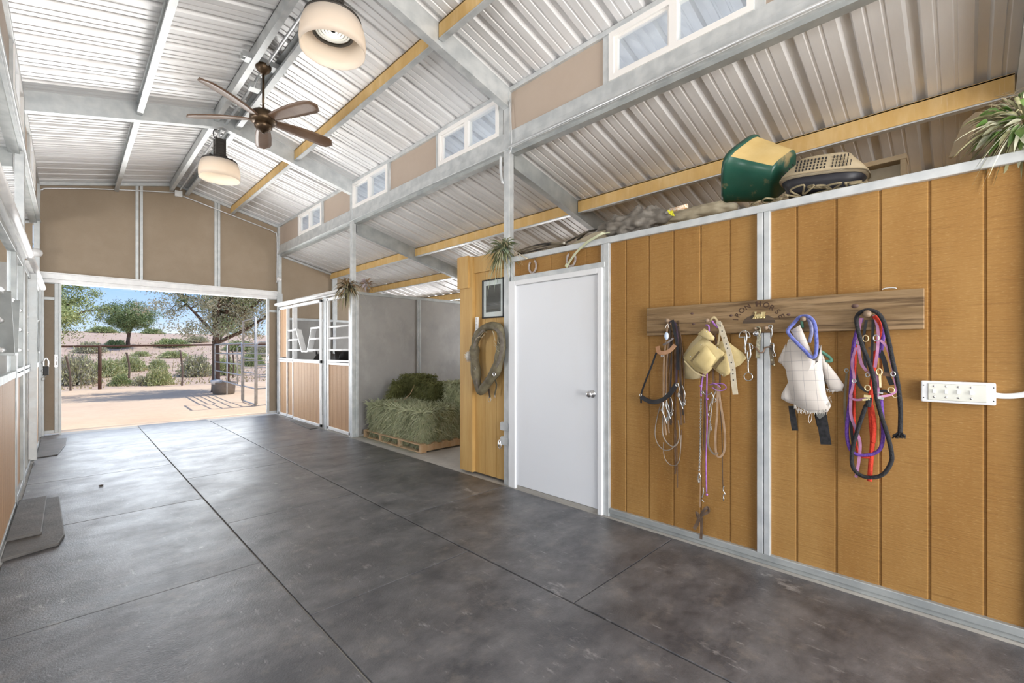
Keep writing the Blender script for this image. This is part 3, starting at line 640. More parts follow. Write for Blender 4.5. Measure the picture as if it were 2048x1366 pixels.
def hay_bale(c, size, rot, label, mats=(hay_m, hay_s), blades=5000, seed=1, amp=.035, blen=.07, name='hay_bale', group='hay bales on the pallet'):
    rng = random.Random(seed); c = Vector(c); sx, sy, sz = size
    M = Matrix.Translation(c) @ rot.to_4x4(); mb = MB(); mb.smooth = True
    nx, ny, nz = max(3, int(sx/.05)), max(3, int(sy/.05)), max(3, int(sz/.05)); idx = {}; vs = []; fs = []
    def V(i, j, k):
        if (i, j, k) not in idx:
            p = Vector(((i/nx-.5)*sx, (j/ny-.5)*sy, (k/nz-.5)*sz)); q = Vector((p.x/sx*2, p.y/sy*2, p.z/sz*2))
            e2 = sorted([abs(q.x), abs(q.y), abs(q.z)]); rd = .04*max(0, e2[1]-.75)*4
            n_ = q.normalized(); p -= Vector((n_.x*rd, n_.y*rd, n_.z*rd*.8))
            nv = noise.noise_vector((p+c)*7)*amp+noise.noise_vector((p+c)*22)*amp*.5
            idx[(i, j, k)] = len(vs); vs.append(M @ (p+nv))
        return idx[(i, j, k)]
    for i in range(nx):
        for j in range(ny):
            fs += [(V(i, j, 0), V(i, j+1, 0), V(i+1, j+1, 0), V(i+1, j, 0)), (V(i, j, nz), V(i+1, j, nz), V(i+1, j+1, nz), V(i, j+1, nz))]
    for i in range(nx):
        for k in range(nz):
            fs += [(V(i, 0, k), V(i+1, 0, k), V(i+1, 0, k+1), V(i, 0, k+1)), (V(i, ny, k), V(i, ny, k+1), V(i+1, ny, k+1), V(i+1, ny, k))]
    for j in range(ny):
        for k in range(nz):
            fs += [(V(0, j, k), V(0, j, k+1), V(0, j+1, k+1), V(0, j+1, k)), (V(nx, j, k), V(nx, j+1, k), V(nx, j+1, k+1), V(nx, j, k+1))]
    mb.add(vs, fs)
    root = thing(name, label, 'hay', c-Vector((0, 0, sz/2)), group)
    mb.build('compressed_hay', mats[0], root)
    # loose stalks on its faces
    st = MB(); areas = [(sy*sz, 0, -1), (sx*sz, 1, -1), (sx*sy, 2, 1), (sy*sz, 0, 1)]; tot = sum(a[0] for a in areas)
    for b in range(blades):
        u = rng.random()*tot
        for A, ax, sgn in areas:
            if u < A: break
            u -= A
        p = [rng.uniform(-.5, .5)*sx, rng.uniform(-.5, .5)*sy, rng.uniform(-.5, .5)*sz]; p[ax] = sgn*[sx, sy, sz][ax]*.5*.985
        p = Vector(p); nrm = Vector((0, 0, 0)); nrm[ax] = sgn
        d = Vector([rng.gauss(0, 1) for _ in range(3)]); 
        if ax != 2: d.z = -abs(d.z)*1.3
        d = (d-nrm*d.dot(nrm)*.55+nrm*.28).normalized(); L = blen*rng.uniform(.4, 1.3); w_ = rng.uniform(.0012, .0026)
        sd = d.cross(nrm if abs(d.dot(nrm)) < .9 else Vector((0, .3, 1))).normalized()*w_; mid = p+d*L*.55+nrm*.006; end = p+d*L+Vector((0, 0, -.012))
        P = [M @ q for q in (p-sd, p+sd, mid+sd, end, mid-sd)]
        st.add(P, [(0, 1, 2, 3, 4)])
    st.build('loose_stalks', mats[1], root)
    return root
hay_bale((3.775, 5.95, .335), (.70, 1.46, .44), rotm(0, -3, 1), 'broken open front hay bale spilling over the front of the pallet', blades=24000, seed=1, amp=.06, blen=.12)
hay_bale((4.42, 5.80, .345), (.62, 1.16, .46), rotm(0, 0, -2), 'low hay bale behind the broken front bale, mostly covered by loose hay', blades=7000, seed=2)
b1 = hay_bale((4.16, 6.14, .70), (.40, .96, .34), rotm(0, 0, -4), 'dark green hay bale standing on the low bales in the middle', (hay_d, hay_ds), 6000, 3)
hay_bale((3.84, 6.54, .69), (.30, .15, .38), rotm(28, 0, 12), 'leaning dark flake of hay against the left of the middle bale', (hay_d, hay_ds), 2500, 4, name='hay_flake', group=None)
hay_bale((4.12, 6.38, .915), (.36, .62, .10), rotm(0, 0, -8), 'flat flake of hay lying on top of the middle bale', (hay_d, hay_ds), 3000, 5, name='hay_flake', group=None)
hay_bale((4.26, 5.30, .735), (.44, .46, .36), rotm(0, 0, 5), 'paler hay bale at the right, half hidden by the yellow wood wall', blades=4500, seed=6)
tag(MB().tube(cat([(3.46, 6.40, .55), (3.56, 6.36, .575), (3.66, 6.34, .59), (3.78, 6.30, .60), (3.90, 6.26, .70), (3.945, 6.2, .86)], 6), .004, 6).build('baling_twine', pm('orange_twine', (.62, .33, .16), (.72, .55, .38), 20)), 'orange baling twine trailing over the broken hay', 'twine')
rng = random.Random(9); m = MB()
for _ in range(5200):
    if rng.random() < .75: p = Vector((rng.uniform(3.36, 3.75), rng.uniform(5.2, 6.86), rng.uniform(.006, .10)))
    else: p = Vector((rng.gauss(3.36, .05), rng.uniform(5.2, 6.86), .008)); 
    if p.x < 3.27: continue
    d = Vector((rng.gauss(0, 1), rng.gauss(0, 1), rng.gauss(0, .22))).normalized(); L = rng.uniform(.02, .07); sd = d.cross(Vector((0, .1, 1))).normalized()*.0016
    q = p+d*L; q.z = max(q.z, .004); m.add([p-sd, p+sd, q], [(0, 1, 2)])
tag(m.build('loose_hay', hay_s), 'loose green hay scattered under and around the pallet', 'hay', kind='stuff')

# ================= HORSE IN THE RIGHT STALL =================
hc = layered('black_coat', (.012, .010, .009), [((.03, .022, .018), 6, (1, 1, 1), .5, .75, .6)], .55)
hz = Vector((3.93, 9.0, 0))
root = thing('horse', 'black horse in the right stall, only its back and ears above the boards', 'horse', hz)
def skinned(name, verts, edges, radii, m, par, sub=2, rootv=0):
    me = bpy.data.meshes.new(name); me.from_pydata([Vector(v) for v in verts], edges, []); me.materials.append(m)
    o = bpy.data.objects.new(name, me); COL.objects.link(o); o.parent = par; WL[o] = WL[par]
    o.modifiers.new('skin', 'SKIN')
    bm = bmesh.new(); bm.from_mesh(me); ly = bm.verts.layers.skin.verify()
    for i, v in enumerate(bm.verts):
        r = radii[i]; v[ly].radius = r if isinstance(r, tuple) else (r, r)
        v[ly].use_root = (i == rootv)
    bm.to_mesh(me); bm.free()
    s = o.modifiers.new('smooth', 'SUBSURF'); s.levels = sub; s.render_levels = sub
    for p in me.polygons: p.use_smooth = True
    return o
# local: head towards +y, back line near 1.38
V = [(0, -.45, 1.12), (0, -.20, 1.08), (0, .12, 1.06), (0, .42, 1.10), (0, .62, 1.22), (0, .82, 1.24), (0, 1.0, 1.22), (0, 1.12, 1.10), (0, 1.24, .92), (0, 1.30, .82),
     (.14, -.55, .95), (.15, -.50, .68), (.15, -.62, .42), (.15, -.58, .10), (.15, -.54, .03),
     (-.14, -.55, .95), (-.15, -.50, .68), (-.15, -.66, .42), (-.15, -.62, .10), (-.15, -.58, .03),
     (.13, .45, .82), (.13, .46, .60), (.13, .45, .40), (.13, .46, .10), (.13, .50, .03),
     (-.13, .45, .82), (-.13, .50, .60), (-.13, .47, .40), (-.13, .48, .10), (-.13, .52, .03)]
E = [(0, 1), (1, 2), (2, 3), (3, 4), (4, 5), (5, 6), (6, 7), (7, 8), (8, 9), (0, 10), (10, 11), (11, 12), (12, 13), (13, 14), (0, 15), (15, 16), (16, 17), (17, 18), (18, 19), (3, 20), (20, 21), (21, 22), (22, 23), (23, 24), (3, 25), (25, 26), (26, 27), (27, 28), (28, 29)]
Rr = [.27, .27, .26, .25, .17, .13, .11, .12, .085, .07, .15, .10, .05, .04, .055, .15, .10, .05, .04, .055, .10, .07, .045, .035, .05, .10, .07, .045, .035, .05]
skinned('body', V, E, Rr, hc, root, 2, 1)
m = MB()
for sx in (-1, 1): m.add([hz+Vector(p) for p in ((sx*.05-.025, 1.02, 1.30), (sx*.05+.025, 1.02, 1.30), (sx*.05, 1.0, 1.30+.0), (sx*.065, 1.04, 1.42), (sx*.05, 1.06, 1.30))], [(0, 1, 3), (1, 4, 3), (4, 0, 3), (0, 2, 1)])
m.build('ear', hc, root)
MB().strap(cat([hz+Vector(p) for p in ((.02, .45, 1.36), (.02, .65, 1.40), (.02, .82, 1.39), (.02, .98, 1.36))], 5), .10, .03, (1, 0, .0)).build('mane', pm('mane_black', (.008, .008, .008)), root)
MB().tube(cat([hz+Vector(p) for p in ((0, -.70, 1.22), (0, -.82, 1.10), (0, -.84, .8), (0, -.82, .45))], 5), .05, 10).build('tail', MATS['mane_black'], root)
# ================= THINGS ON THE TACK WALL =================
WX = XR-.012
def P(px, py, off=0.): return atX(px, py, WX-off)
def PP(l, off=0., n=6, closed=False): return cat([P(p[0], p[1], (p[2] if len(p) > 2 else 0)+off) for p in l], n, closed)
signw = layered('weathered_sign_board', (.205, .130, .062), [((.32, .215, .115), 2.5, (1, .8, 7), .42, .62, .9), ((.075, .042, .018), 2.2, (1, .8, 14), .50, .64, .85), ((.40, .30, .18), 5, (1, 1, 30), .55, .75, .5)], .6, 0, [(10, (1, 1, 14), .3)], spec=.3)
sg = thing('coat_peg_board', 'long weathered wooden board with pegs and burnt lettering on the siding', 'peg board', (XR-.03, .95, 1.505))
MB().box((XR-.045, .150, 1.512), (XR-.003, 1.745, 1.727)).build('board', signw, sg, bevel=.003)
BX = XR-.0455
pegm = pm('peg_wood', (.20, .135, .085), (.28, .20, .13), 20, .55)
for (px, py, r_) in ((1336, 641, .015), (1416, 641, .014), (1607, 638, .015), (1735, 628, .019), (1533, 656, .012), (1512, 657, .008), (1489, 664, .006)):
    p = atX(px, py, BX-.05); m = MB(); lx([(r_*.55, 0), (r_*.5, .03), (r_*.6, .045), (r_, .055), (r_*1.05, .066), (r_*.8, .076), (1e-6, .079)], p.y, p.z, BX, mb=m, n=16)
    m.build('peg', pegm, sg)
# plugs
knot = pm('knot_plug', (.085, .045, .035), (.14, .08, .06), 30)
for px, py, s in ((1384, 627, 1), (1387, 648, 1), (1462, 631, .95), (1577, 629, .95), (1710, 612, 1.5)):
    p = atX(px, py, BX); m = MB(); m.lathe([(1e-6, .0012), (.011*s, .001), (.012*s, -.002)], (BX, p.y, p.z), 16, Matrix.Rotation(R(-90), 4, 'Y') @ Matrix.Scale(.72, 4, (1, 0, 0))); m.build('wood_plug', knot, sg)
# burnt half circle behind the ornament
burn = layered('burnt_wood', (.07, .045, .028), [((.16, .11, .065), 4, (1, 1, 18), .45, .7, .7)], .6)
c0 = atX(1517, 647, BX); mb = MB()
arc = [(BX-.0008, c0.y+.098*math.cos(t), c0.z+.002+.058*math.sin(t)) for t in [math.pi*k/16 for k in range(17)]]
mb.prism(arc, (.004, 0, 0)); mb.build('burnt_arch', burn, sg)
# brass locomotive ornament
brass = pm('brass', (.62, .47, .20), (.80, .68, .38), 60, .35, .8)
oc = atX(1519, 632, BX-.004); m = MB(); U = Vector((0, -1, 0)); W_ = Vector((0, 0, 1))
def ob(x0, x1, z0, z1, th=.006): m.box((oc.x-th, oc.y-x1, oc.z+z0), (oc.x+.002, oc.y-x0, oc.z+z1))
ob(-.028, .012, -.004, .010, .009); ob(.012, .034, -.004, .020); ob(.010, .037, .020, .024, .008); ob(-.026, -.019, .010, .024, .006); ob(-.029, -.016, .024, .028, .007); ob(-.010, -.004, .010, .016); ob(.000, .006, .010, .017); ob(-.038, .036, -.008, -.004, .007)
m.prism([(oc.x-.006, oc.y+.044, oc.z-.016), (oc.x-.006, oc.y+.028, oc.z-.004), (oc.x-.006, oc.y+.028, oc.z-.016)], (.008, 0, 0))
for x, z, r_ in ((-.026, -.012, .006), (-.012, -.012, .006), (.006, -.011, .009), (.024, -.011, .009)):
    m.lathe([(1e-6, .008), (r_, .007), (r_, 0)], (oc.x+.002, oc.y-x, oc.z+z), 14, Matrix.Rotation(R(-90), 4, 'Y'))
m.build('brass_locomotive', brass, sg)
# lettering
for_letters = None
txt = [('I', 1472.0, 639.5, 84), ('R', 1476.0, 630.5, 62), ('O', 1484, 621, 42), ('N', 1495.5, 613.8, 28), ('H', 1517, 608.3, 0), ('O', 1532.5, 610.5, -8), ('R', 1543.5, 615.8, -30), ('S', 1555, 623.6, -50), ('E', 1562, 632.5, -64)]
for ch, px, py, rot in txt:
    lm = MB()
    cu = bpy.data.curves.new('t', 'FONT'); cu.body = ch; cu.size = .048; cu.extrude = .0006; cu.align_x = 'CENTER'; cu.align_y = 'CENTER'
    if ch == 'H': cu.offset = .0022; cu.size = .044
    else: cu.offset = .0003
    ot = bpy.data.objects.new('t', cu); COL.objects.link(ot); dg = bpy.context.evaluated_depsgraph_get(); me = ot.evaluated_get(dg).to_mesh()
    p = atX(px, py, BX); a = R(rot)
    vs = [(BX-.0004-v.co.z, p.y-(v.co.x*math.cos(a)-v.co.y*math.sin(a)), p.z+(v.co.x*math.sin(a)+v.co.y*math.cos(a))) for v in me.vertices]
    lm.add(vs, [tuple(q.vertices) for q in me.polygons]); bpy.data.objects.remove(ot)
    lm.build('letter', pm('burnt_letters', (.055, .025, .012), None, rough=.7), sg)
for px in (1372, 1772):
    p = P(px, 0); 
o = MB().tube([(BX+.01, atX(1778, 600, BX).y+.03*math.cos(t), 1.735+.008*math.sin(t)) for t in [math.pi*k/8 for k in range(9)]], .003, 6).build('hanger_wire', galv, sg)

# ---- horseshoes over the door
shoe = pm('old_iron_shoe', (.36, .30, .27), (.52, .47, .44), 40, .5, .5)
for i, (px, py, tilt, lab) in enumerate(((1066, 533, 5, 'left horseshoe hanging over the white door'), (1143, 519, -5, 'right horseshoe over the white door, crossed by the pale strap'))):
    c = P(px, py, 0); pts = []; k = 15
    for j in range(k):
        t = R(-55-tilt)+ (math.pi+R(110))*j/(k-1); y = .048*math.cos(t); z = .062*math.sin(t)
        pts.append(Vector((WX-.006, c.y-(y if 1 else 0), c.z-z)))
    o = MB().strap(cat(pts, 3), .019, .008).build('horseshoe', shoe, None, bevel=.001); tag(o, lab, 'horseshoe', 'horseshoes over the door')
# pale strap hanging over the wall top
o = MB().strap(PP([(1222, 466, -.08), (1205, 467, .03), (1188, 476, .035), (1172, 486, .03), (1150, 508, .02), (1135, 530, .012)]), .022, .004, (-1, 0, .3)).strap([P(1135, 528, .012), P(1132, 534, .012)], .03, .01).build('strap', pm('pale_green_strap', (.55, .58, .36), (.66, .68, .48), 12, .6)); tag(o, 'pale green strap hanging down over the second horseshoe', 'strap')

# ---- picture, thermometer, hay ball, collar, latch on the yellow boards
X2 = XR+.004
fr = thing('picture_frame', 'black framed picture with white mat on the yellow boards left of the door', 'picture', (X2, 3.52, 1.76))
a, b = atX(964, 556, X2-.02), atX(1007, 635, X2-.02); y1, y0, z1, z0 = a.y, b.y, 2.165, 1.745
MB().box((X2-.022, y0, z0), (X2, y1, z0+.014)).box((X2-.022, y0, z1-.014), (X2, y1, z1)).box((X2-.022, y0, z0), (X2, y0+.014, z1)).box((X2-.022, y1-.014, z0), (X2, y1, z1)).build('frame', black, fr, bevel=.002)
MB().box((X2-.008, y0+.012, z0+.012), (X2-.002, y1-.012, z1-.012)).build('white_mat', pm('mat_board', (.78, .78, .76)), fr)
print_m = layered('dark_print', (.055, .050, .042), [((.075, .07, .06), 5, (1, 1, 1), .4, .7, .6), ((.55, .56, .58), 14, (1, 1.2, .8), .62, .74, .8, 9)], .4)
MB().box((X2-.0095, y0+.055, z0+.065), (X2-.0075, y1-.055, z1-.065)).build('print', print_m, fr)
MB().box((X2-.0115, y0+.013, z0+.013), (X2-.0105, y1-.013, z1-.013)).build('glazing', glass, fr)
tx = atX(954.5, 647, XR-.04); th = thing('thermometer', 'narrow white slotted thermometer on the yellow post', 'thermometer', (XR-.04, tx.y, 1.66))
MB().box((XR-.05, tx.y-.022, tx.z-.09), (XR-.034, tx.y+.022, tx.z+.07)).build('case', pm('white_plastic', (.80, .80, .78), None, rough=.4), th, bevel=.005)
m = MB()
for k in range(9): m.box((XR-.0515, tx.y-.012, tx.z-.075+.016*k), (XR-.0505, tx.y+.012, tx.z-.07+.016*k))
m.build('scale_marks', pm('grey_marks', (.35, .35, .35)), th)
hb = atX(938, 712, XR-.07); root = thing('twine_ball', 'frayed white ball of twine hanging on the edge of the yellow post', 'twine ball', (hb.x, hb.y, hb.z-.06))
m = MB(); m.ball(hb, .042, 14, (1, .9, 1.15)); rr = random.Random(3)
for _ in range(260):
    d = Vector([rr.gauss(0, 1) for _ in range(3)]).normalized(); p = hb+Vector((d.x*.04, d.y*.037, d.z*.047)); q = p+(d*.5+Vector([rr.gauss(0, .7) for _ in range(3)])).normalized()*.02+Vector((0, 0, -.004)); m.tube([p, q], .0011, 3)
m.build('ball', pm('white_twine', (.66, .62, .54), (.78, .75, .69), 40, .9), root)
MB().tube(cat([hb+Vector((0, 0, .03)), atX(943, 690, XR-.06), atX(947, 672, XR-.05), atX(952, 655, XR-.045)], 4), .003, 5).build('string', MATS['white_twine'], root)

lea = layered('old_collar_leather', (.105, .085, .048), [((.19, .165, .10), 9, (1, 1, 1), .42, .66, .8), ((.035, .026, .018), 6, (1, 1, 1), .5, .72, .8), ((.30, .27, .18), 30, (1, 1, 1), .6, .76, .5)], .7, 0, [(50, (1, 1, 1), .5)])
hl = layered('grey_hame_wood', (.115, .095, .070), [((.19, .165, .13), 12, (1, 1, 2), .4, .66, .8), ((.045, .034, .025), 6, (1, 1, 1), .5, .72, .8)], .6, 0, [(40, (1, 1, 1), .4)])
col = thing('horse_collar', 'old worn leather horse collar hanging on the yellow boards', 'horse collar', (XR-.08, 3.62, .95))
CX_ = .075
loop = [(982, 652), (998, 657), (1003, 680), (1000, 710), (992, 740), (975, 766), (961, 782), (955, 765), (951, 735), (949, 705), (952, 678), (965, 659)]
lp = [P(x, y, CX_) for x, y in loop]
pts = cat(lp, 6, True)
rad = []
for p in pts: rad.append(.043+.010*noise.noise(p*14)+(.010 if p.z < 1.45 else 0)*(1 if p.z > 1.1 else .3))
m = MB(); m.tube(pts, .04, 12, True, rad); m.build('collar_body', lea, col)
m = MB()
hp = cat([P(x, y, CX_+.035) for x, y in ((990, 656), (1001, 668), (1004, 695), (998, 722), (985, 746), (968, 768), (958, 784))], 5); m.strap(hp, .03, .02, (-1, -.3, 0))
m.build('hame', hl, col)
m = MB(); hp = cat([P(x, y, CX_+.03) for x, y in ((968, 660), (953, 678), (947, 705), (948, 735), (953, 765), (958, 783))], 5); m.strap(hp, .026, .02, (-1, .3, 0)); m.build('hame', hl, col)
c = P(988.5, 749, CX_+.055); MB().tube([(c.x, c.y+.018*math.cos(t), c.z+.020*math.sin(t)) for t in [k*math.tau/18 for k in range(18)]], .0035, 7, True).build('hame_ring', chrome, col)
c = P(949.5, 738, CX_+.04); MB().tube([(c.x, c.y+.010*math.cos(t), c.z+.016*math.sin(t)) for t in [k*math.tau/12 for k in range(12)]], .003, 6, True).build('hame_ring', galv_d, col)
dl = pm('dark_leather', (.030, .020, .014), (.07, .045, .03), 20, .55)
MB().strap(PP([(984, 757, .05), (977, 768, .05), (978, 782, .05), (980, 795, .05)]), .022, .005).build('strap', dl, col)
MB().strap(PP([(990, 760, .045), (993, 770, .045), (991, 783, .045), (989, 790, .045)]), .022, .004).build('strap', lea, col)
m = MB(); m.tube(PP([(979, 792, .05), (976, 799, .05), (979, 804, .05), (982, 799, .05), (979, 792, .05)], n=4), .0025, 6); m.tube(PP([(989, 788, .045), (990, 795, .045)], n=3), .003, 6); m.build('snap', galv_d, col)
m = MB(); rr = random.Random(5)
for a0, a1 in (((984, 660), (994, 700)), ((986, 664), (997, 690)), ((950, 680), (970, 668)), ((952, 674), (975, 664)), ((990, 690), (996, 706))):
    L = [(a0[0]+(a1[0]-a0[0])*k/5+rr.uniform(-2.5, 2.5), a0[1]+(a1[1]-a0[1])*k/5+rr.uniform(-2.5, 2.5), CX_+.05) for k in range(6)]; m.tube(PP(L, n=4), .0022, 5)
m.build('lacing_twine', pm('lacing', (.42, .36, .24)), col)
MB().tube([P(982, 646, 0), P(982, 648, .08)], .005).build('nail', galv_d, col)
# clamp at right of collar
MB().box((XR-.05, 3.375, 1.36), (XR+.0, 3.42, 1.44)).build('bracket', black, col)

lt = thing('gate_latch', 'steel latch brackets and snap hook low on the yellow boards', 'latch', (XR-.02, 3.38, .45))
for pz in (852, 881):
    c = P(1007, pz, .0); MB().box((XR-.03, c.y-.03, c.z-.045), (XR-.002, c.y+.02, c.z+.045)).box((XR-.044, 3.30, c.z-.04), (XR-.037, c.y+.02, c.z+.04)).build('bracket', galv, lt, bevel=.003)
c = P(999, 886, .03); MB().tube(cat([c+Vector((0, .0, .03)), c+Vector((0, .022, .0)), c+Vector((0, .018, -.04)), c+Vector((0, -.008, -.055)), c+Vector((0, -.022, -.03)), c+Vector((0, -.012, .02))], 5, True), .005, 7, True).tube(cat([c+Vector((-.005, .01, .02)), c+Vector((-.01, .0, -.01)), c+Vector((-.005, .008, -.035))], 4), .008, 7).build('snap_hook', chrome, lt)

# ---- switch box
sb = thing('switch_box', 'white metal switch box with four toggles on the siding', 'light switch', (XR-.03, .03, 1.1))
ya, yb, za, zb = .163, -.108, 1.128, 1.238
MB().box((XR-.045, yb, za), (XR-.002, ya, zb)).build('box', pm('white_enamel', (.82, .83, .84), None, rough=.35), sb, bevel=.006)
MB().box((XR-.049, yb+.03, za+.012), (XR-.045, ya-.028, zb-.012)).build('cover_plate', pm('brushed_plate', (.66, .65, .58), None, rough=.35, metal=.5), sb, bevel=.002)
for k in range(4):
    y = .112-.045*k; MB().box((XR-.060, y-.006, 1.176), (XR-.048, y+.006, 1.196)).build('toggle', MATS['white_enamel'], sb, bevel=.002)
m = MB()
for k in range(4):
    y = .112-.045*k
    for z in (1.157, 1.212): lx([(.0055, 0), (.005, .002), (1e-6, .003)], y, z, XR-.049, mb=m, n=10)
m.build('screw', chrome, sb)
m = MB()
for y in (.152, -.10):
    for z in (1.15, 1.215): lx([(.003, 0), (1e-6, .001)], y, z, XR-.0453, mb=m, n=8)
m.build('hole', black, sb)
tag(MB().tube(cat([(XR-.024, -.105, 1.178), (XR-.024, -.14, 1.176), (XR-.024, -.19, 1.185), (XR-.024, -.28, 1.215), (XR-.024, -.6, 1.225), (XR-.024, -1.0, 1.225)], 6), .0135, 12).build('conduit', MATS['white_enamel']), 'white conduit leaving the right side of the switch box', 'conduit')

# ================= HANGING TACK =================
chain_m = pm('snap_metal', (.34, .34, .33), (.62, .62, .60), 60, .28, .85)
brs = pm('brass_snap', (.66, .52, .24), (.80, .70, .45), 60, .3, .8)
def ring(mb, px, py, off, r_, t=.003, sz=1.15, n=16):
    c = P(px, py, off); return mb.tube([(c.x, c.y+r_*math.cos(a), c.z+r_*sz*math.sin(a)) for a in [k*math.tau/n for k in range(n)]], t, 6, True)
def chain(mb, pts, off, ln=.012, t=.0018):
    P_ = PP([(x, y) for x, y in pts], off, 12); d = 0; L = [P_[0]]; 
    for a, b in zip(P_, P_[1:]):
        s_ = (b-a).length; q = ln-d
        while q <= s_: L.append(a+(b-a)*(q/s_)); q += ln
        d = (d+s_) % ln
    for i in range(len(L)-1):
        c = (L[i]+L[i+1])/2; u = (L[i+1]-L[i]).normalized(); v = (Vector((0, 1, 0)) if i % 2 else Vector((1, .4, 0))); v = (v-u*v.dot(u)).normalized()
        mb.tube([c+u*math.cos(a)*ln*.75+v*math.sin(a)*ln*.42 for a in [k*math.tau/8 for k in range(8)]], t, 4, True)
    return mb
def leather(name, c1, c2): return pm(name, c1, c2, 14, .55, coord='P')
lb = leather('brown_leather', (.10, .055, .030), (.20, .12, .07)); lt_ = leather('tan_leather', (.34, .22, .13), (.46, .32, .21)); lg = leather('grey_cord', (.19, .155, .12), (.30, .25, .20))
lk = leather('black_webbing', (.010, .010, .012), (.022, .022, .025))
# peg 1: halters and bridles
dl_ = MATS['dark_leather']
h = thing('black_noseband', 'black padded noseband with orange edge swinging left of the first peg', 'noseband', P(1330, 720))
MB().strap(PP([(1345, 640, .06), (1348, 660, .07), (1354, 690, .07), (1356, 740, .05)]), .020, .003).strap(PP([(1313, 705, .05), (1302, 735, .05), (1290, 765, .04), (1283, 787, .035), (1282, 806, .03)]), .014, .003).build('strap', lk, h)
MB().strap(PP([(1281, 793, .035), (1300, 803, .04), (1320, 802, .05), (1338, 790, .06), (1353, 768, .065)]), .034, .008, (-1, 0, .3)).build('padding', lk, h)
MB().strap(PP([(1300, 806.5, .042), (1320, 806, .052), (1338, 795, .062), (1353, 774, .067)]), .005, .006).build('orange_edge', pm('orange_edge', (.70, .25, .02)), h)
m = MB(); ring(m, 1354, 770, .075, .010); m.build('ring', chain_m, h); m = MB(); ring(m, 1281, 790, .04, .008); m.build('ring', chain_m, h)
h = thing('leather_halter', 'brown leather halter with padded noseband under the first peg', 'halter', P(1345, 700))
MB().strap(PP([(1315, 693, .07), (1318, 704, .085), (1328, 706, .09), (1340, 701, .085), (1350, 690, .07)]), .030, .006, (-1, 0, .5)).build('noseband', leather('russet_leather', (.32, .16, .08), (.44, .25, .14)), h)
MB().strap(PP([(1326, 690, .06), (1337, 684, .07), (1347, 676, .06)]), .013, .004).build('studded_strap', leather('grey_leather', (.16, .13, .12), (.30, .27, .25)), h)
MB().strap(PP([(1338, 644, .055), (1345, 643, .06), (1352, 650, .06), (1355, 680, .06), (1354, 720, .05), (1353, 765, .04)]), .012, .004).build('crownpiece', leather('dark_purple_leather', (.035, .022, .04), (.08, .05, .08)), h)
m = MB(); ring(m, 1324, 712, .06, .007); m.build('ring', chain_m, h)
names = [('bridle', 'brown bridle with bright bit hanging in the middle of the first peg', lb, [(1340, 645), (1338, 700), (1332, 760), (1335, 820), (1338, 850)]),
         ('bridle', 'dark bridle with snaffle bit rightmost under the first peg', lb, [(1350, 645), (1358, 700), (1362, 760), (1360, 800), (1363, 850)]),
         ('bridle', 'brown bridle with curb chain left under the first peg', lt_, [(1336, 645), (1328, 720), (1327, 780), (1328, 830), (1332, 870)])]
for i, (n_, lab, mm, pts) in enumerate(names):
    h = thing(n_, lab, 'bridle', P(pts[2][0], pts[2][1]), 'bridles on the first peg')
    MB().strap(PP(pts, .035+.008*i), .013, .003, (-1, .3*i-.3, 0)).build('cheekpiece', mm, h)
    MB().strap(PP([(x+6, y-4) for x, y in pts], .03+.008*i), .010, .003, (-1, .4, 0)).build('cheekpiece', mm, h)
    e_ = pts[3]; m = MB(); ring(m, e_[0]-3, e_[1]-10, .05, .011); ring(m, e_[0]+7, e_[1]+8, .05, .011)
    m.tube(PP([(e_[0]-4, e_[1]-34, .05), (e_[0]-2, e_[1]-22, .055), (e_[0]-3, e_[1]-8, .055), (e_[0]+1, e_[1]+4, .055), (e_[0]+6, e_[1]+18, .05)]), .0038, 7)
    m.tube(PP([(e_[0]+4, e_[1]-30, .05), (e_[0]+10, e_[1]-12, .055), (e_[0]+6, e_[1]+12, .05)]), .003, 7)
    m.build('bit', chain_m, h); m = MB(); chain(m, [(e_[0]-2, e_[1]-6), (e_[0]+6, e_[1]+12), (e_[0]+12, e_[1]-2)], .052, .009, .0014); m.build('curb_chain', chain_m, h)
for lab_, pts_, mm_ in (('narrow black bridle strap beside the pale blue case', [(1340, 650), (1343, 720), (1340, 800), (1342, 850)], dl_), ('rightmost black strap falling from the first peg', [(1356, 652), (1361, 700), (1359, 740), (1364, 790), (1366, 830)], dl_)):
    tag(MB().strap(PP(pts_, .05), .012, .003).build('bridle_strap', mm_), lab_, 'strap')
for lab, pts, w_ in (('grey cord reins looping widest at left below the first peg', [(1330, 790), (1318, 820), (1310, 860), (1314, 885), (1328, 900), (1342, 898), (1352, 888)], .004),
                     ('second grey rein loop inside the widest one below the first peg', [(1326, 830), (1325, 865), (1332, 883), (1345, 893), (1355, 886), (1359, 868), (1356, 840)], .005),
                     ('thin tan rein loop lowest below the first peg', [(1327, 885), (1328, 912), (1338, 928), (1350, 931), (1356, 925), (1360, 912), (1362, 870)], .0032)):
    tag(MB().tube(PP(pts, .025), w_, 8).build('reins', lg), lab, 'reins', 'reins below the first peg')
tag(MB().strap(PP([(1350, 700), (1351, 800), (1350, 880), (1351, 930), (1350, 948)], .02), .012, .003).strap(PP([(1352, 860), (1354, 910), (1355, 975)], .022), .007, .003).strap(PP([(1363, 860), (1362, 890), (1360, 910)], .022), .007, .003).build('reins', lb), 'straight dark reins hanging lowest under the first peg', 'reins', 'reins below the first peg')
kb = thing('plastic_case', 'small pale blue plastic case hanging from the first peg', 'case', P(1333, 672, .08))
MB().ball(P(1333, 672, .085), .020, 16, (.55, .85, 1.45)).build('case', pm('pale_blue_plastic', (.55, .66, .82), None, rough=.35), kb)
MB().tube(PP([(1330, 657, .08), (1335, 648, .08), (1338, 656, .08)]), .0022, 6).build('loop', MATS['white_twine'], kb)

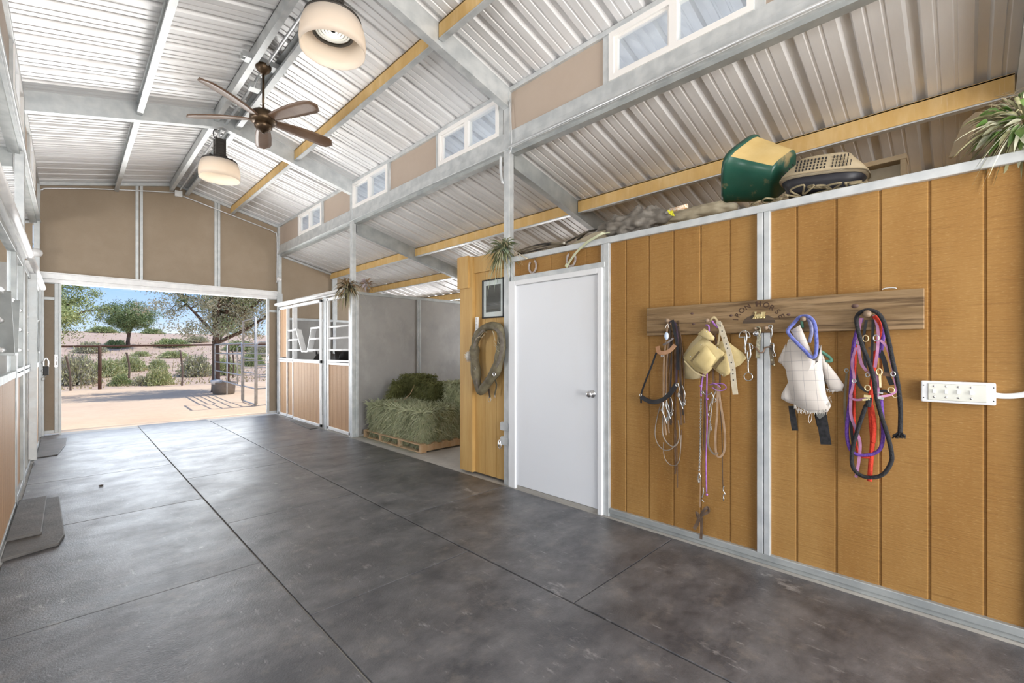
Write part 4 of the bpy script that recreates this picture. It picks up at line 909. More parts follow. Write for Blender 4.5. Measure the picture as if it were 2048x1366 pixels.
# peg 2: canvas nail apron, purple bridle, chain lead, snaps
can = layered('yellow_canvas', (.60, .47, .215), [((.68, .56, .30), 5, (1, 1, 1), .4, .7, .8), ((.48, .36, .15), 12, (1, 1, 1), .5, .75, .4)], .8, 0, [(200, (1, 1, 1), .2)])
can2 = layered('tan_canvas', (.50, .40, .22), [((.58, .48, .29), 5, (1, 1, 1), .4, .7, .8)], .8)
ap = thing('work_apron', 'yellow canvas work apron with riveted pockets hung on the second peg', 'work apron', P(1410, 760))
def sheet(mb, poly, th=.006):
    """poly of (px,py,off): a stitched panel of cloth with real thickness"""
    pts = [P(x, y, o) for x, y, o in poly]; c = sum(pts, Vector())/len(pts)+Vector((-.012, 0, 0)); k = len(pts); dx = Vector((th, 0, 0)); mb.smooth = True
    mid = [(p+c)/2+Vector((-.004, 0, 0)) for p in pts]
    fs = []
    for i in range(k):
        j = (i+1) % k; fs += [(i, j, k+j, k+i), (k+i, k+j, 2*k), (2*k+1+i, 2*k+1+k+i, 2*k+1+k+j, 2*k+1+j), (2*k+1+k+i, 4*k+1, 2*k+1+k+j), (i, 2*k+1+i, 2*k+1+j, j)]
    mb.add(pts+mid+[c]+[p+dx for p in pts]+[p+dx for p in mid]+[c+dx], fs); mb.smooth = False; return mb
sheet(MB(), [(1366, 711, .03), (1382, 686, .035), (1399, 668, .04), (1411, 676, .04), (1400, 700, .04), (1398, 745, .035), (1403, 756, .03), (1386, 759, .03), (1369, 757, .03), (1367, 735, .03)]).build('back_panel', can2, ap)
sheet(MB(), [(1366, 716, .05), (1385, 695, .055), (1405, 675, .06), (1418, 682, .06), (1449, 706, .06), (1435, 726, .06), (1421, 740, .06), (1411, 750, .055), (1390, 740, .055)]).build('main_pouch', can, ap)
sheet(MB(), [(1381, 723, .075), (1398, 703, .082), (1412, 690, .085), (1421, 702, .08), (1432, 717, .08), (1424, 731, .085), (1410, 744, .08), (1392, 733, .08)]).build('front_pocket', can, ap)
sheet(MB(), [(1395, 668, .075), (1408, 657, .08), (1420, 664, .085), (1429, 675, .085), (1427, 681, .08), (1417, 681, .085), (1405, 675, .08)]).build('flap', can, ap)
sheet(MB(), [(1424, 735, .05), (1440, 717, .055), (1455, 700, .055), (1462, 730, .05), (1459, 748, .05), (1447, 754, .05)]).build('side_pocket', can, ap)
sheet(MB(), [(1430, 690, .035), (1450, 678, .035), (1464, 690, .035), (1485, 705, .03), (1493, 716, .03), (1480, 730, .03), (1468, 736, .03), (1445, 745, .03)]).build('back_panel', can, ap)
dk = pm('pocket_shade_dark', (.16, .115, .05))  # dark strips painted in place of the shade between the pockets
MB().prism([P(1380, 722, .078), P(1397, 702, .085), P(1401, 705, .085), P(1386, 725, .079)], (.006, 0, 0)).build('pocket_shade', dk, ap)
MB().prism([P(1426, 733, .066), P(1446, 712, .068), P(1449, 716, .068), P(1430, 738, .066)], (.006, 0, 0)).build('pocket_shade', dk, ap)
MB().strap(PP([(1369, 722, .066), (1390, 744, .070), (1411, 753, .070)]), .009, .004).build('binding', can2, ap)
m = MB()
for x, y, o in ((1402, 690, .085), (1381, 713, .07), (1413, 663, .10), (1435, 696, .085), (1440, 698, .085), (1445, 750, .065), (1427, 672, .095)): lx([(.004, 0), (.003, .004), (1e-6, .005)], P(x, y, o).y, P(x, y, o).z, P(x, y, o).x, mb=m, n=10)
m.build('rivet', chrome, ap)
MB().strap(PP([(1418, 646, .06), (1428, 634, .065), (1436, 645, .05), (1440, 660, .04), (1436, 690, .04)]), .012, .003).build('tie', can2, ap)
bs = thing('belt_strap', 'cream webbing belt with a row of eyelets hanging right of the apron', 'belt', P(1460, 720))
bp = PP([(1436, 644, .07), (1442, 655, .08), (1450, 680, .09), (1458, 705, .095), (1465, 735, .09), (1467, 760, .085), (1471, 789, .08)])
MB().strap(bp, .034, .003).strap([P(1434, 643, .075), P(1443, 648, .082)], .02, .006).build('webbing', pm('cream_webbing', (.55, .47, .33), (.63, .56, .43), 30, .8), bs)
L_ = len(bp)
for k in range(11):
    m = MB(); p = bp[int(3+k*(L_-8)/10.5)]; lx([(.0045, 0), (.0044, .0012), (1e-6, .0013)], p.y, p.z, p.x-.0015, mb=m, n=10); m.build('eyelet', black, bs)
pur = pm('purple_cord', (.28, .10, .38), (.42, .20, .52), 30, .7)
pb = thing('rope_halter', 'purple cord halter with knots below the yellow apron', 'halter', P(1415, 800))
m = MB().tube(PP([(1412, 650, .06), (1418, 655, .07), (1415, 690, .03), (1408, 740, .03), (1403, 770, .045), (1402, 793, .045)]), .0055, 8).tube(PP([(1424, 642, .07), (1430, 650, .07), (1436, 655, .06)]), .007, 8)
for p in ((1402, 772), (1414, 798)): m.ball(P(p[0], p[1], .05), .009, 8, (1, 1.2, .9))
m.tube(PP([(1414, 745, .05), (1413, 800, .05)]), .005, 8).tube(PP([(1418, 770, .05), (1430, 767, .06), (1446, 768, .06), (1452, 774, .06), (1448, 780, .06), (1436, 781, .06), (1424, 775, .055)]), .0035, 8).tube(PP([(1424, 766, .06), (1435, 770, .065), (1441, 776, .06)]), .0035, 8)
m.build('cord', pur, pb)
tag(MB().tube(PP([(1413, 800, .035), (1414, 850, .03), (1412, 920, .025), (1413, 985, .022)]), .0048, 8).ball(P(1413.5, 989, .02), .009, 10).build('lead_line', pur), 'long straight purple cord hanging nearly to the floor', 'cord')
cl = thing('lead_chain', 'long bright steel lead chain hanging beside the purple cord', 'chain', P(1400, 880))
m = MB(); chain(m, [(1402, 795), (1401, 850), (1400, 900), (1398, 945)], .03, .011, .0021); m.build('links', chain_m, cl)
m = MB().tube(PP([(1398, 945), (1401, 955), (1398, 966), (1396, 956), (1398, 945)], .03, 4), .0032, 6).ball(P(1399, 958, .03), .006, 8); m.build('snap', chain_m, cl)
h = thing('bridle', 'bridle with twisted wire bit below the apron on the second peg', 'bridle', P(1430, 800))
MB().strap(PP([(1420, 650), (1424, 700), (1427, 760), (1430, 785)], .03), .014, .003).strap(PP([(1428, 650), (1434, 700), (1440, 750), (1437, 800)], .028), .012, .003).strap(PP([(1410, 780), (1408, 850), (1407, 900)], .025), .010, .003).build('cheekpiece', lb, h)
m = MB(); ring(m, 1419, 829, .05, .010); ring(m, 1405, 785, .05, .008); ring(m, 1428, 800, .05, .013)
m.tube(PP([(1422, 785), (1427, 795), (1420, 810), (1418, 822)], .055), .0038, 7).tube(PP([(1433, 780), (1428, 792), (1424, 812), (1420, 845)], .05), .003, 7); chain(m, [(1418, 840), (1421, 850), (1423, 862)], .05, .009, .0016); chain(m, [(1404, 783), (1414, 790), (1424, 785)], .05, .008, .0014)
m.build('bit', chain_m, h)
for lab, pts, w_, mm in (('wide tan rein loop right below the apron', [(1436, 770), (1434, 830), (1431, 870), (1432, 905), (1438, 914), (1446, 908), (1450, 890), (1448, 850), (1440, 800), (1438, 770)], .013, lt_),
                         ('darker rein loop behind the tan one below the apron', [(1420, 850), (1416, 880), (1418, 895), (1428, 908), (1436, 906)], .012, lg)):
    tag(MB().strap(PP(pts, .03), w_, .003).build('reins', mm), lab, 'reins', 'reins on the second peg')
ro = thing('knotted_strap', 'brown leather strap ending in a knotted bow just above the sill', 'strap', P(1402, 1040))
MB().strap(PP([(1402, 900), (1401, 960), (1400, 1015)], .02), .007, .003).build('strap', lt_, ro)
brb = leather('brown_bow', (.11, .07, .045), (.20, .135, .09))
MB().strap(PP([(1400, 1033, .03), (1408, 1020, .04), (1415, 1015, .03), (1417, 1023, .03), (1408, 1028, .04), (1400, 1032, .035), (1393, 1025, .04), (1396, 1035, .03), (1398, 1030, .04)]), .02, .003, (-1, .3, .3)).strap(PP([(1400, 1032, .035), (1394, 1048, .03), (1388, 1058, .025)]), .024, .003).strap(PP([(1403, 1034, .03), (1403, 1055, .02), (1402, 1078, .015)]), .019, .003).build('bow', brb, ro)
s2 = thing('snap_cord', 'dark cord with silver snap hanging right of the tan rein loop', 'cord', P(1446, 950))
MB().tube(PP([(1440, 800), (1444, 880), (1445, 940), (1446, 978)], .02), .0025, 6).build('cord', dl, s2)
MB().tube(PP([(1448, 972), (1446, 980), (1450, 988), (1446, 990)], .022, 4), .0032, 6).ball(P(1447, 997, .022), .006, 8).tube(PP([(1447, 990), (1447, 1002)], .022), .0035).build('snap', chain_m, s2)
s2 = thing('chain_snap', 'small silver chain snap between the purple cord and lead chain', 'snap', P(1405, 990))
MB().tube(PP([(1406, 975), (1407, 985), (1404, 995)], .02, 4), .004, 6).ball(P(1404.5, 1000, .02), .006, 8).tube(PP([(1404, 1000), (1408, 1004)], .02), .003).build('snap', chain_m, s2)

# centre: bits under the ornament
b = thing('snaffle_bit', 'D ring snaffle bit with two lower rings hung under the locomotive', 'bit', P(1497, 720))
m = MB(); c = P(1489, 669, .045)
m.tube([(c.x, c.y+.034*math.cos(t), c.z-.012+.036*math.sin(t)) for t in [math.pi*k/14 for k in range(15)]]+[(c.x, c.y-.034, c.z-.018), (c.x, c.y, c.z-.018), (c.x, c.y+.034, c.z-.018)], .0036, 8, True)
m.build('dee_ring', chain_m, b); m = MB(); ring(m, 1497, 694.5, .05, .026, .0034, 1.0, 24); m.build('ring', chain_m, b); m = MB(); ring(m, 1496.5, 753.5, .04, .026, .0034, 1.0, 24); m.build('ring', chain_m, b)
MB().tube(PP([(1490, 660, .05), (1493, 670, .055), (1493, 678, .055), (1491, 690, .05)]), .005, 8).tube(PP([(1489, 672, .05), (1490, 684, .055), (1491, 700, .05), (1491, 707, .05)]), .004, 8).tube(PP([(1499, 687, .06), (1500, 698, .06), (1501, 710, .055), (1498, 719, .05)]), .005, 8).tube(PP([(1495, 703, .055), (1495, 715, .055), (1496, 722, .05), (1496, 734, .045), (1497, 745, .04)]), .0045, 8).ball(P(1496, 722, .05), .008, 8).ball(P(1500, 695, .06), .007, 8).build('mouthpiece', chain_m, b)
b = thing('curb_bit', 'ornate curb bit with brown ported mouthpiece in front of the steel strip', 'bit', P(1530, 700))
cheek = layered('engraved_silver', (.34, .32, .24), [((.62, .58, .40), 60, (1, 1, 1), .45, .6, .9)], .4, .7)
m = MB().tube(PP([(1519, 655, .05), (1521, 662, .05), (1517, 672, .05)]), .006, 8).strap(PP([(1519, 672, .05), (1517, 684, .05), (1516, 700, .05), (1515, 717, .045)]), .022, .006)
m.build('shank', cheek, b)
MB().strap(PP([(1543, 690, .045), (1542, 700, .045), (1543, 711, .045), (1546, 730, .04)]), .020, .006).build('shank', leather('dark_shank', (.06, .045, .03), (.16, .12, .07)), b)
m = MB(); lx([(1e-6, -.002), (.017, 0), (.019, .004), (.014, .010), (1e-6, .012)], P(1512, 667, .055).y, P(1512, 667, .055).z, WX-.055, mb=m); m.build('concho', chrome, b)
m = MB(); ring(m, 1516, 658, .045, .012, .005); m.build('ring', cheek, b); m = MB(); m.ball(P(1543, 720, .05), .007, 8).ball(P(1548, 730, .045), .007, 8); m.build('stud', cheek, b)
MB().tube(PP([(1504, 694, .055), (1511, 695, .058), (1516, 701, .06), (1520, 705, .06), (1526, 704, .06), (1530, 696, .058), (1537, 694, .055), (1543, 695, .05)]), .0048, 8).build('mouthpiece', leather('sweet_iron', (.13, .075, .045), (.22, .14, .09)), b)
m = MB().tube(PP([(1543, 655, .06), (1544, 668, .06), (1541, 678, .055), (1541, 686, .055), (1547, 688, .055), (1547, 700, .055), (1549, 706, .05)]), .0038, 7); ring(m, 1541, 654, .055, .011, .004); ring(m, 1548.5, 710, .05, .009, .0025); m.build('curb_strap', chain_m, b)

# peg 3: fly mask of checked cloth with blue fleece edge
cloth = bpy.data.materials.new('checked_cloth'); cloth.use_nodes = True; t = cloth.node_tree; b_ = t.nodes['Principled BSDF']; b_.inputs['Roughness'].default_value = .85
g = t.nodes.new('ShaderNodeNewGeometry'); mpn = t.nodes.new('ShaderNodeMapping'); mpn.inputs['Scale'].default_value = (0, 1, 1); mpn.inputs['Rotation'].default_value = (R(4), 0, 0); t.links.new(g.outputs['Position'], mpn.inputs[0])
spx = t.nodes.new('ShaderNodeSeparateXYZ'); t.links.new(mpn.outputs[0], spx.inputs[0]); prev = None
for ax in ('Y', 'Z'):
    a = t.nodes.new('ShaderNodeMath'); a.operation = 'PINGPONG'; a.inputs[1].default_value = .030; t.links.new(spx.outputs[ax], a.inputs[0])
    q = t.nodes.new('ShaderNodeMath'); q.operation = 'LESS_THAN'; q.inputs[1].default_value = .0010; t.links.new(a.outputs[0], q.inputs[0])
    if prev: x = t.nodes.new('ShaderNodeMath'); x.operation = 'MAXIMUM'; t.links.new(prev, x.inputs[0]); t.links.new(q.outputs[0], x.inputs[1]); prev = x.outputs[0]
    else: prev = q.outputs[0]
mxn = t.nodes.new('ShaderNodeMix'); mxn.data_type = 'RGBA'; t.links.new(prev, mxn.inputs[0]); mxn.inputs[6].default_value = (.72, .66, .60, 1); mxn.inputs[7].default_value = (.42, .38, .37, 1); t.links.new(mxn.outputs[2], b_.inputs['Base Color'])
fm = thing('fly_mask', 'checked off-white cloth mask with blue fleece edge on the third peg', 'fly mask', P(1615, 780))
m = MB()
sheet(m, [(1576, 680, .055), (1590, 668, .07), (1605, 662, .075), (1625, 720, .08), (1636, 722, .075), (1642, 690, .06), (1645, 740, .055), (1652, 790, .05), (1662, 812, .045), (1655, 824, .045), (1620, 826, .05), (1588, 810, .045), (1575, 760, .05), (1567, 715, .05)])
m.build('front_panel', cloth, fm)
sheet(MB(), [(1581, 661, .06), (1600, 650, .08), (1612, 678, .085), (1626, 712, .085), (1610, 700, .085), (1594, 682, .08)]).build('turned_flap', cloth, fm)
sheet(MB(), [(1638, 690, .03), (1650, 720, .03), (1670, 745, .025), (1688, 770, .02), (1684, 782, .02), (1660, 784, .02), (1650, 760, .025), (1640, 730, .03)]).build('side_panel', cloth, fm)
sheet(MB(), [(1571, 688, .03), (1558, 715, .025), (1556, 724, .025), (1563, 728, .025), (1572, 740, .03)]).build('side_panel', cloth, fm)
sheet(MB(), [(1576, 765, .025), (1563, 788, .02), (1562, 797, .02), (1575, 805, .02), (1592, 810, .02), (1590, 780, .025)]).build('side_panel', cloth, fm)
flc = pm('blue_fleece', (.075, .095, .34), (.16, .19, .52), 60, .95, bump=.8, sheen=.4)
MB().tube(PP([(1600, 634, .06), (1588, 646, .07), (1576, 660, .08), (1578, 668, .09), (1592, 684, .10), (1610, 702, .10), (1622, 714, .10), (1630, 712, .10), (1633, 695, .095), (1632, 668, .085), (1628, 645, .08), (1616, 633, .07)], closed=True), .0105, 10, True).build('fleece_edge', flc, fm)
MB().tube(PP([(1612, 634, .045), (1620, 645, .05), (1623, 665, .05), (1618, 685, .06)]), .010, 10).build('inner_fleece', pm('grey_blue_fleece', (.22, .23, .40), (.32, .33, .52), 60, .95), fm)
MB().tube(PP([(1640, 702, .03), (1650, 708, .03), (1660, 716, .03), (1662, 722, .03), (1652, 722, .03)]), .009, 8).tube(PP([(1603, 640, .045), (1605, 655, .045)]), .008, 8).build('green_trim', pm('green_fleece', (.07, .20, .14), (.12, .28, .2), 40, .9), fm)
fr_ = MB(); rr = random.Random(11)
for k in range(120):
    x = 1588+k*.62; y = 812+(10 if k > 20 else k*.5)+rr.uniform(-1.5, 3); 
    if k > 105: x = 1655+rr.uniform(0, 8); y = rr.uniform(795, 815)
    p = P(x, y-3, .048); q = P(x+rr.uniform(-3, 3), y+rr.uniform(0, 6), .05); fr_.tube([p, (p+q)/2+Vector((0, rr.uniform(-.002, .002), 0)), q], .0009, 3)
fr_.build('frayed_edge', pm('frayed_thread', (.70, .66, .60)), fm); fr_ = MB()
for k in range(30):
    x = 1652+k*1.15; y = 782-abs(k-12)*.3; p = P(x, y-2, .022); q = P(x+rr.uniform(-3, 3), y+rr.uniform(1, 6), .02); fr_.tube([p, q], .0009, 3)
fr_.build('frayed_edge', MATS['frayed_thread'], fm); fr_ = MB()
fr_.tube(PP([(1622, 824, .05), (1617, 836, .05), (1619, 846, .05), (1623, 838, .05), (1624, 826, .05)]), .0014, 5)
fr_.build('loose_thread', MATS['frayed_thread'], fm)
vel = pm('black_velcro', (.010, .010, .011), (.025, .025, .028), 50, .95)
MB().strap(PP([(1583, 812, .03), (1586, 835, .03), (1590, 861, .028)]), .034, .004).build('closure_strap', vel, fm)
MB().strap(PP([(1641, 822, .04), (1645, 845, .04), (1652, 889, .035)], n=4), .054, .005).build('closure_strap', vel, fm)
MB().strap(PP([(1633, 822, .025), (1637, 840, .025), (1640, 853, .025)], n=4), .03, .004).build('closure_strap', vel, fm)
MB().strap(PP([(1648, 752, .02), (1662, 766, .019), (1676, 776, .018)], n=4), .045, .004).build('dark_patch', pm('charcoal_cloth', (.05, .05, .05)), fm)
MB().strap(PP([(1644, 818, .045), (1640, 828, .047), (1645, 834, .046)], n=4), .04, .004).build('grey_end', pm('grey_velcro', (.13, .13, .12)), fm)

# peg 4: lead ropes and halters
rope_b = layered('black_rope', (.012, .012, .014), [((.035, .035, .038), 90, (1, 1, 1), .4, .65, .8)], .85, 0, [(140, (1, 1, 1), .8)])
rope_p = layered('purple_rope', (.10, .035, .26), [((.20, .09, .42), 90, (1, 1, 1), .4, .65, .8)], .8, 0, [(140, (1, 1, 1), .6)])
rope_r = layered('red_rope', (.62, .035, .015), [((.80, .08, .03), 90, (1, 1, 1), .4, .65, .8)], .75, 0, [(140, (1, 1, 1), .6)])
pink = pm('mauve_leather', (.36, .14, .28), (.52, .25, .42), 25, .5)
br = thing('lead_rope', 'thick black lead rope looping far down from the fourth peg', 'lead rope', P(1745, 800), 'lead ropes on the fourth peg')
MB().tube(PP([(1735, 757, .05), (1730, 700, .0), (1733, 760, .02), (1733, 810, .05), (1728, 822, .07), (1712, 870, .05), (1704, 905, .04), (1706, 935, .04), (1722, 951, .04), (1745, 955, .045), (1767, 948, .05), (1782, 925, .05), (1783, 905, .05), (1775, 870, .055), (1762, 830, .06), (1752, 790, .08), (1748, 760, .09), (1738, 725, .095), (1724, 690, .09), (1715, 655, .08), (1713, 635, .07), (1722, 624, .07), (1738, 620, .07), (1755, 626, .07), (1768, 645, .065), (1778, 685, .06), (1786, 725, .055), (1796, 770, .045), (1801, 820, .04), (1800, 865, .035)][3:], n=7), .0105, 10).build('rope', rope_b, br)
m = MB(); rr = random.Random(4)
for k in range(60):
    a = P(1800, 860, .035); q = P(1798+rr.uniform(-14, 14), 874+rr.uniform(-4, 3), .035+rr.uniform(-.01, .012)); m.tube([a, (a+q)/2+Vector((0, 0, -.004)), q], .0024, 4)
m.build('frayed_end', rope_b, br)
MB().tube(PP([(1738, 795, .07), (1737, 808, .075), (1735, 812, .075)]), .014, 10).build('end_wrap', rope_b, br)
o = MB().tube(PP([(0, 0), (0, 0), (0, 0), (0, 0), (0, 0), (0, 0), (1724, 636, .03), (1713, 665, .03), (1706, 700, .03), (1704, 740, .03), (1700, 800, .03), (1694, 850, .03), (1695, 880, .03), (1703, 902, .035), (1720, 910, .035), (1745, 908, .035), (1760, 898, .035), (1766, 875, .035), (1765, 840, .035), (1762, 800, .04)][6:], n=7), .0095, 10).tube(PP([(1758, 640, .03), (1766, 655, .03), (1763, 690, .028), (1757, 715, .025)]), .0115, 10).build('lead_rope', rope_p); tag(o, 'purple lead rope looping behind the black one on the fourth peg', 'lead rope', 'lead ropes on the fourth peg')
o = MB().tube(PP([(1748, 632, .045), (1757, 645, .045), (1759, 665, .04), (1752, 700, .02), (1747, 740, .02), (1741, 800, .035), (1742, 840, .035), (1745, 880, .03), (1742, 920, .025), (1739, 962, .02)], n=7), .0115, 10).tube(PP([(1742, 810, .04), (1748, 850, .04), (1746, 885, .035)]), .012, 10).tube(PP([(1711, 690, .02), (1709, 780, .02), (1708, 840, .02), (1712, 890, .02), (1722, 912, .025), (1740, 915, .03)]), .007, 8).build('lead_rope', rope_r); tag(o, 'bright red lead rope hanging straight down behind the black one', 'lead rope', 'lead ropes on the fourth peg')
ph = thing('halter', 'mauve leather halter with silver buckles on the fourth peg', 'halter', P(1740, 740))
m = MB()
for pts, w_ in (([(1722, 636, .05), (1718, 660, .055), (1717, 690, .06), (1722, 725, .06), (1733, 742, .065)], .014), ([(1748, 630, .05), (1756, 660, .055), (1755, 700, .065), (1750, 735, .07)], .013),
                ([(1760, 680, .06), (1774, 695, .06), (1784, 730, .055), (1790, 760, .05), (1792, 780, .05), (1780, 790, .06), (1755, 794, .08)], .012), ([(1712, 695, .04), (1704, 725, .04), (1708, 755, .045), (1704, 780, .05), (1701, 795, .05), (1716, 800, .065), (1735, 795, .075)], .012),
                ([(1702, 790, .05), (1702, 830, .045), (1712, 860, .04), (1720, 885, .04), (1718, 920, .035), (1712, 955, .03)], .014), ([(1735, 745, .07), (1750, 745, .08), (1756, 770, .085), (1755, 795, .085)], .013)): m.strap(PP(pts), w_, .004, (-1, 0, 0))
m.build('strap', pink, ph)
m = MB()
for x, y, r_ in ((1752, 676, .012), (1717, 684, .010), (1786, 748, .009), (1708, 762, .008), (1735, 750, .008)): m = MB(); ring(m, x, y, .075, r_, .0034, 1.4); m.build('buckle', chain_m, ph)
m = MB()
m = MB(); ring(m, 1758, 744, .09, .012, .004, 1.5); ring(m, 1735, 776, .085, .012, .0035, 1.3); ring(m, 1782, 780, .07, .014, .003, 1.0); m.strap(PP([(1760, 748), (1761, 775)], .09), .010, .006).strap(PP([(1728, 792), (1742, 793)], .085), .014, .01).strap(PP([(1725, 800), (1740, 798)], .08), .01, .01); m.build('snap', brs, ph)
m = MB(); m.strap(PP([(1756, 795), (1768, 797)], .085), .014, .006).strap(PP([(1757, 785), (1766, 787)], .085), .010, .006); m.build('keeper', chain_m, ph)
bh = thing('halter', 'black and brown webbing halter under the ropes on the fourth peg', 'halter', P(1760, 720))
m = MB()
for pts, w_ in (([(1733, 640, .035), (1728, 670, .04), (1727, 700, .03), (1732, 740, .03)], .012), ([(1746, 640, .035), (1745, 680, .04), (1743, 730, .03)], .012), ([(1755, 690, .035), (1768, 720, .035), (1775, 748, .035), (1784, 770, .035)], .022), ([(1708, 700, .02), (1712, 750, .02), (1722, 775, .03), (1745, 785, .035), (1770, 782, .035), (1787, 790, .035)], .016), ([(1700, 800, .015), (1702, 850, .015), (1706, 890, .015)], .014)): m.strap(PP(pts), w_, .004)
m.build('webbing', lk, bh)
m = MB(); ring(m, 1731, 677, .05, .013, .0035, 1.4); m.build('buckle', brs, bh); m = MB(); ring(m, 1790, 790, .045, .012); m.build('buckle', brs, bh)
MB().strap(PP([(1740, 700), (1756, 690)], .035), .03, .006).strap(PP([(1766, 748), (1786, 750)], .04), .02, .006).build('leather_patch', lb, bh)
ol = thing('dark_rein', 'olive brown rein hanging at the left of the fourth peg bundle', 'reins', P(1693, 800))
MB().strap(PP([(1694, 745), (1690, 790), (1690, 830), (1694, 860)], .018), .012, .003).build('strap', leather('olive_leather', (.12, .095, .05), (.2, .16, .09)), ol)
m = MB(); ring(m, 1693, 741, .02, .009, .003); m.build('ring', galv_d, ol)
# ================= STORED THINGS ON TOP OF THE TACK ROOM =================
TZ = 2.352; DZ = 2.312
def U(px, py, X): return atX(px, py, X)
# green tub lying on its side
tubm = layered('green_tub', (.014, .075, .050), [((.025, .105, .075), 3, (1, 1, 1), .4, .7, .6), ((.34, .25, .12), 4.5, (1, 1, 1), .60, .68, .8)], .3)
dust = layered('dusty_tub_top', (.50, .35, .13), [((.58, .43, .19), 6, (1, 1, 1), .4, .7, .8)], .85)
def tub_frustum(M, r0, r1, h, n=32, th=.006, lip=.012, topface=None):
    m = MB(); m.smooth = True
    def sec(r, z):
        out = []
        for k in range(n):
            a = math.tau*(k+.5)/n; c_, s_ = math.cos(a), math.sin(a); f = (abs(c_)**4.5+abs(s_)**4.5)**(-1/4.5); out.append(M @ Vector((r*f*c_, r*f*s_, z)))
        return out
    rings = [(r0*.9, 0), (r0, .015), (r0+(r1-r0)*.45, h*.45), (r0+(r1-r0)*.55, h*.5), (r1, h-.035), (r1+lip, h-.03), (r1+lip, h), (r1-th, h), (r0+(r1-r0)*.5-th, h*.48), (r0-th, .02)]
    vs = [];
    for r_, z in rings: vs += sec(r_, z)
    k = len(rings); fs = [(i*n+j, i*n+(j+1) % n, (i+1)*n+(j+1) % n, (i+1)*n+j) for i in range(k-1) for j in range(n)]
    fs += [tuple(range(n)), tuple((k-1)*n+j for j in range(n))]
    m.add(vs, fs); return m, sec
tc_ = atX(1521, 346, 3.57)
rt = thing('storage_tub', 'dark green plastic tub lying tipped on top of the tack room wall', 'tub', tc_-Vector((0, 0, .22)))
# axis points away from camera right: base end towards -y, mouth towards +y
ax = Vector((.10, .86, .42)).normalized(); zz = (Vector((-.75, -.1, .85))-ax*ax.dot(Vector((-.75, -.1, .85)))).normalized(); xx = zz.cross(ax)
Rm = Matrix((xx, zz, ax)).transposed().to_4x4()
M = Matrix.Translation(tc_-ax*.17) @ Rm
m, sec = tub_frustum(M, .148, .195, .34)
for q_, f_ in enumerate(m.f):       # settled dust covers the side that lies uppermost
    if 32 <= q_ < 128 and 4 <= q_ % 32 <= 11: m.mi[q_] = 1
m.build('tub_body', [tubm, dust], rt)
# pet carrier
car = thing('pet_carrier', 'tan topped pet carrier with vent slots and black base beside the green tub', 'pet carrier', (3.46, .62, 2.38))
tanp = layered('dusty_tan_plastic', (.40, .32, .20), [((.47, .39, .26), 6, (1, 1, 1), .4, .7, .8)], .7)
M = Matrix.Translation((3.47, .655, 2.40)) @ rotm(0, 0, 4).to_4x4() @ rotm(6, 0, 0).to_4x4()
def frus(M, z0, z1, a0, b0, a1, b1, n=28, e=3.2, dome=0):
    m = MB(); m.smooth = True; vs = []; rings = [(0, 0)]+[(k/4, 1) for k in range(5)]+[(1, 0)]
    R_ = [(z0, .001, .001), (z0, a0*.96, b0*.96), (z0+.01, a0, b0), ((z0+z1)/2, (a0+a1)/2, (b0+b1)/2), (z1-.02, a1, b1), (z1-.004, a1*.93, b1*.93), (z1+dome*.6, a1*.6, b1*.6), (z1+dome, .001, .001)]
    for z, a, b in R_:
        for k in range(n):
            t = math.tau*(k+.5)/n; c_, s_ = math.cos(t), math.sin(t); f = (abs(c_)**e+abs(s_)**e)**(-1/e); vs.append(M @ Vector((a*f*c_, b*f*s_, z)))
    k = len(R_); m.add(vs, [(i*n+j, i*n+(j+1) % n, (i+1)*n+(j+1) % n, (i+1)*n+j) for i in range(k-1) for j in range(n)]); return m
frus(M, .0, .105, .125, .185, .150, .225).build('base', pm('black_plastic', (.014, .014, .020), None, rough=.45), car)
frus(M, .110, .235, .155, .235, .105, .150, dome=.012).build('lid', tanp, car)
m = MB(); m2 = M
for k in range(28):
    t = math.tau*(k+.5)/28
frus(M, .095, .118, .162, .242, .162, .242).build('rim', pm('light_rim', (.45, .38, .27)), car)
def slot(c, sz, r): MB().cbox(c, sz, r).build('vent_slot', black, car)
for r_ in range(4):
    z = .135+.022*r_; f = (z-.12)/.10
    b_y = .235+(.150-.235)*f; a_x = .155+(.105-.155)*f
    for k in range(9):
        y = -.02+.019*k
        if y > b_y*.80: continue
        slot(M @ Vector((-a_x-.001, y, z)), (.006, .008, .014), rotm(0, 20, 0))
    for k in range(5):
        x = -.07+.026*k; slot(M @ Vector((x, b_y+.001, z)), (.009, .006, .014), rotm(-20, 0, 0))
    for k in range(6): slot(M @ Vector((-a_x-.001, -.06-.018*k, z)), (.006, .004, .016), rotm(0, 20, 0)) if .06+.018*k < b_y*.8 else None
# oval pan lid under the carrier, rope
pan = thing('feed_pan', 'dusty round pan leaning under the black base of the pet carrier', 'pan', (3.40, .60, 2.352))
MB().lathe([(.105, .0), (.12, .03), (.126, .033), (.13, .03), (.118, .0), (1e-6, -.004)], (3.40, .60, 2.358), 30, sx=.55, sy=1.0).build('bowl', layered('dusty_olive', (.22, .19, .11), [((.32, .27, .17), 9, (1, 1, 1), .4, .7, .8)], .8), pan)
rp_ = layered('dusty_rope', (.26, .21, .12), [((.36, .30, .19), 60, (1, 1, 1), .4, .7, .9), ((.10, .08, .04), 30, (1, 1, 1), .55, .7, .6)], .9, 0, [(90, (1, 1, 1), .6)])
rr = random.Random(21); L = []
for k in range(34):
    f = k/33; y = 1.02-.60*f; L.append((3.275+.03*math.sin(k*1.9), y+.035*math.sin(k*2.6), TZ+.014+.014*(1+math.sin(k*1.3))+(.035 if 12 < k < 24 else 0)*abs(math.sin(k*.9))))
tag(MB().tube(cat(L, 5), .006, 7).build('old_rope', rp_), 'dusty tangled rope along the rail under the tub and pet carrier', 'rope')
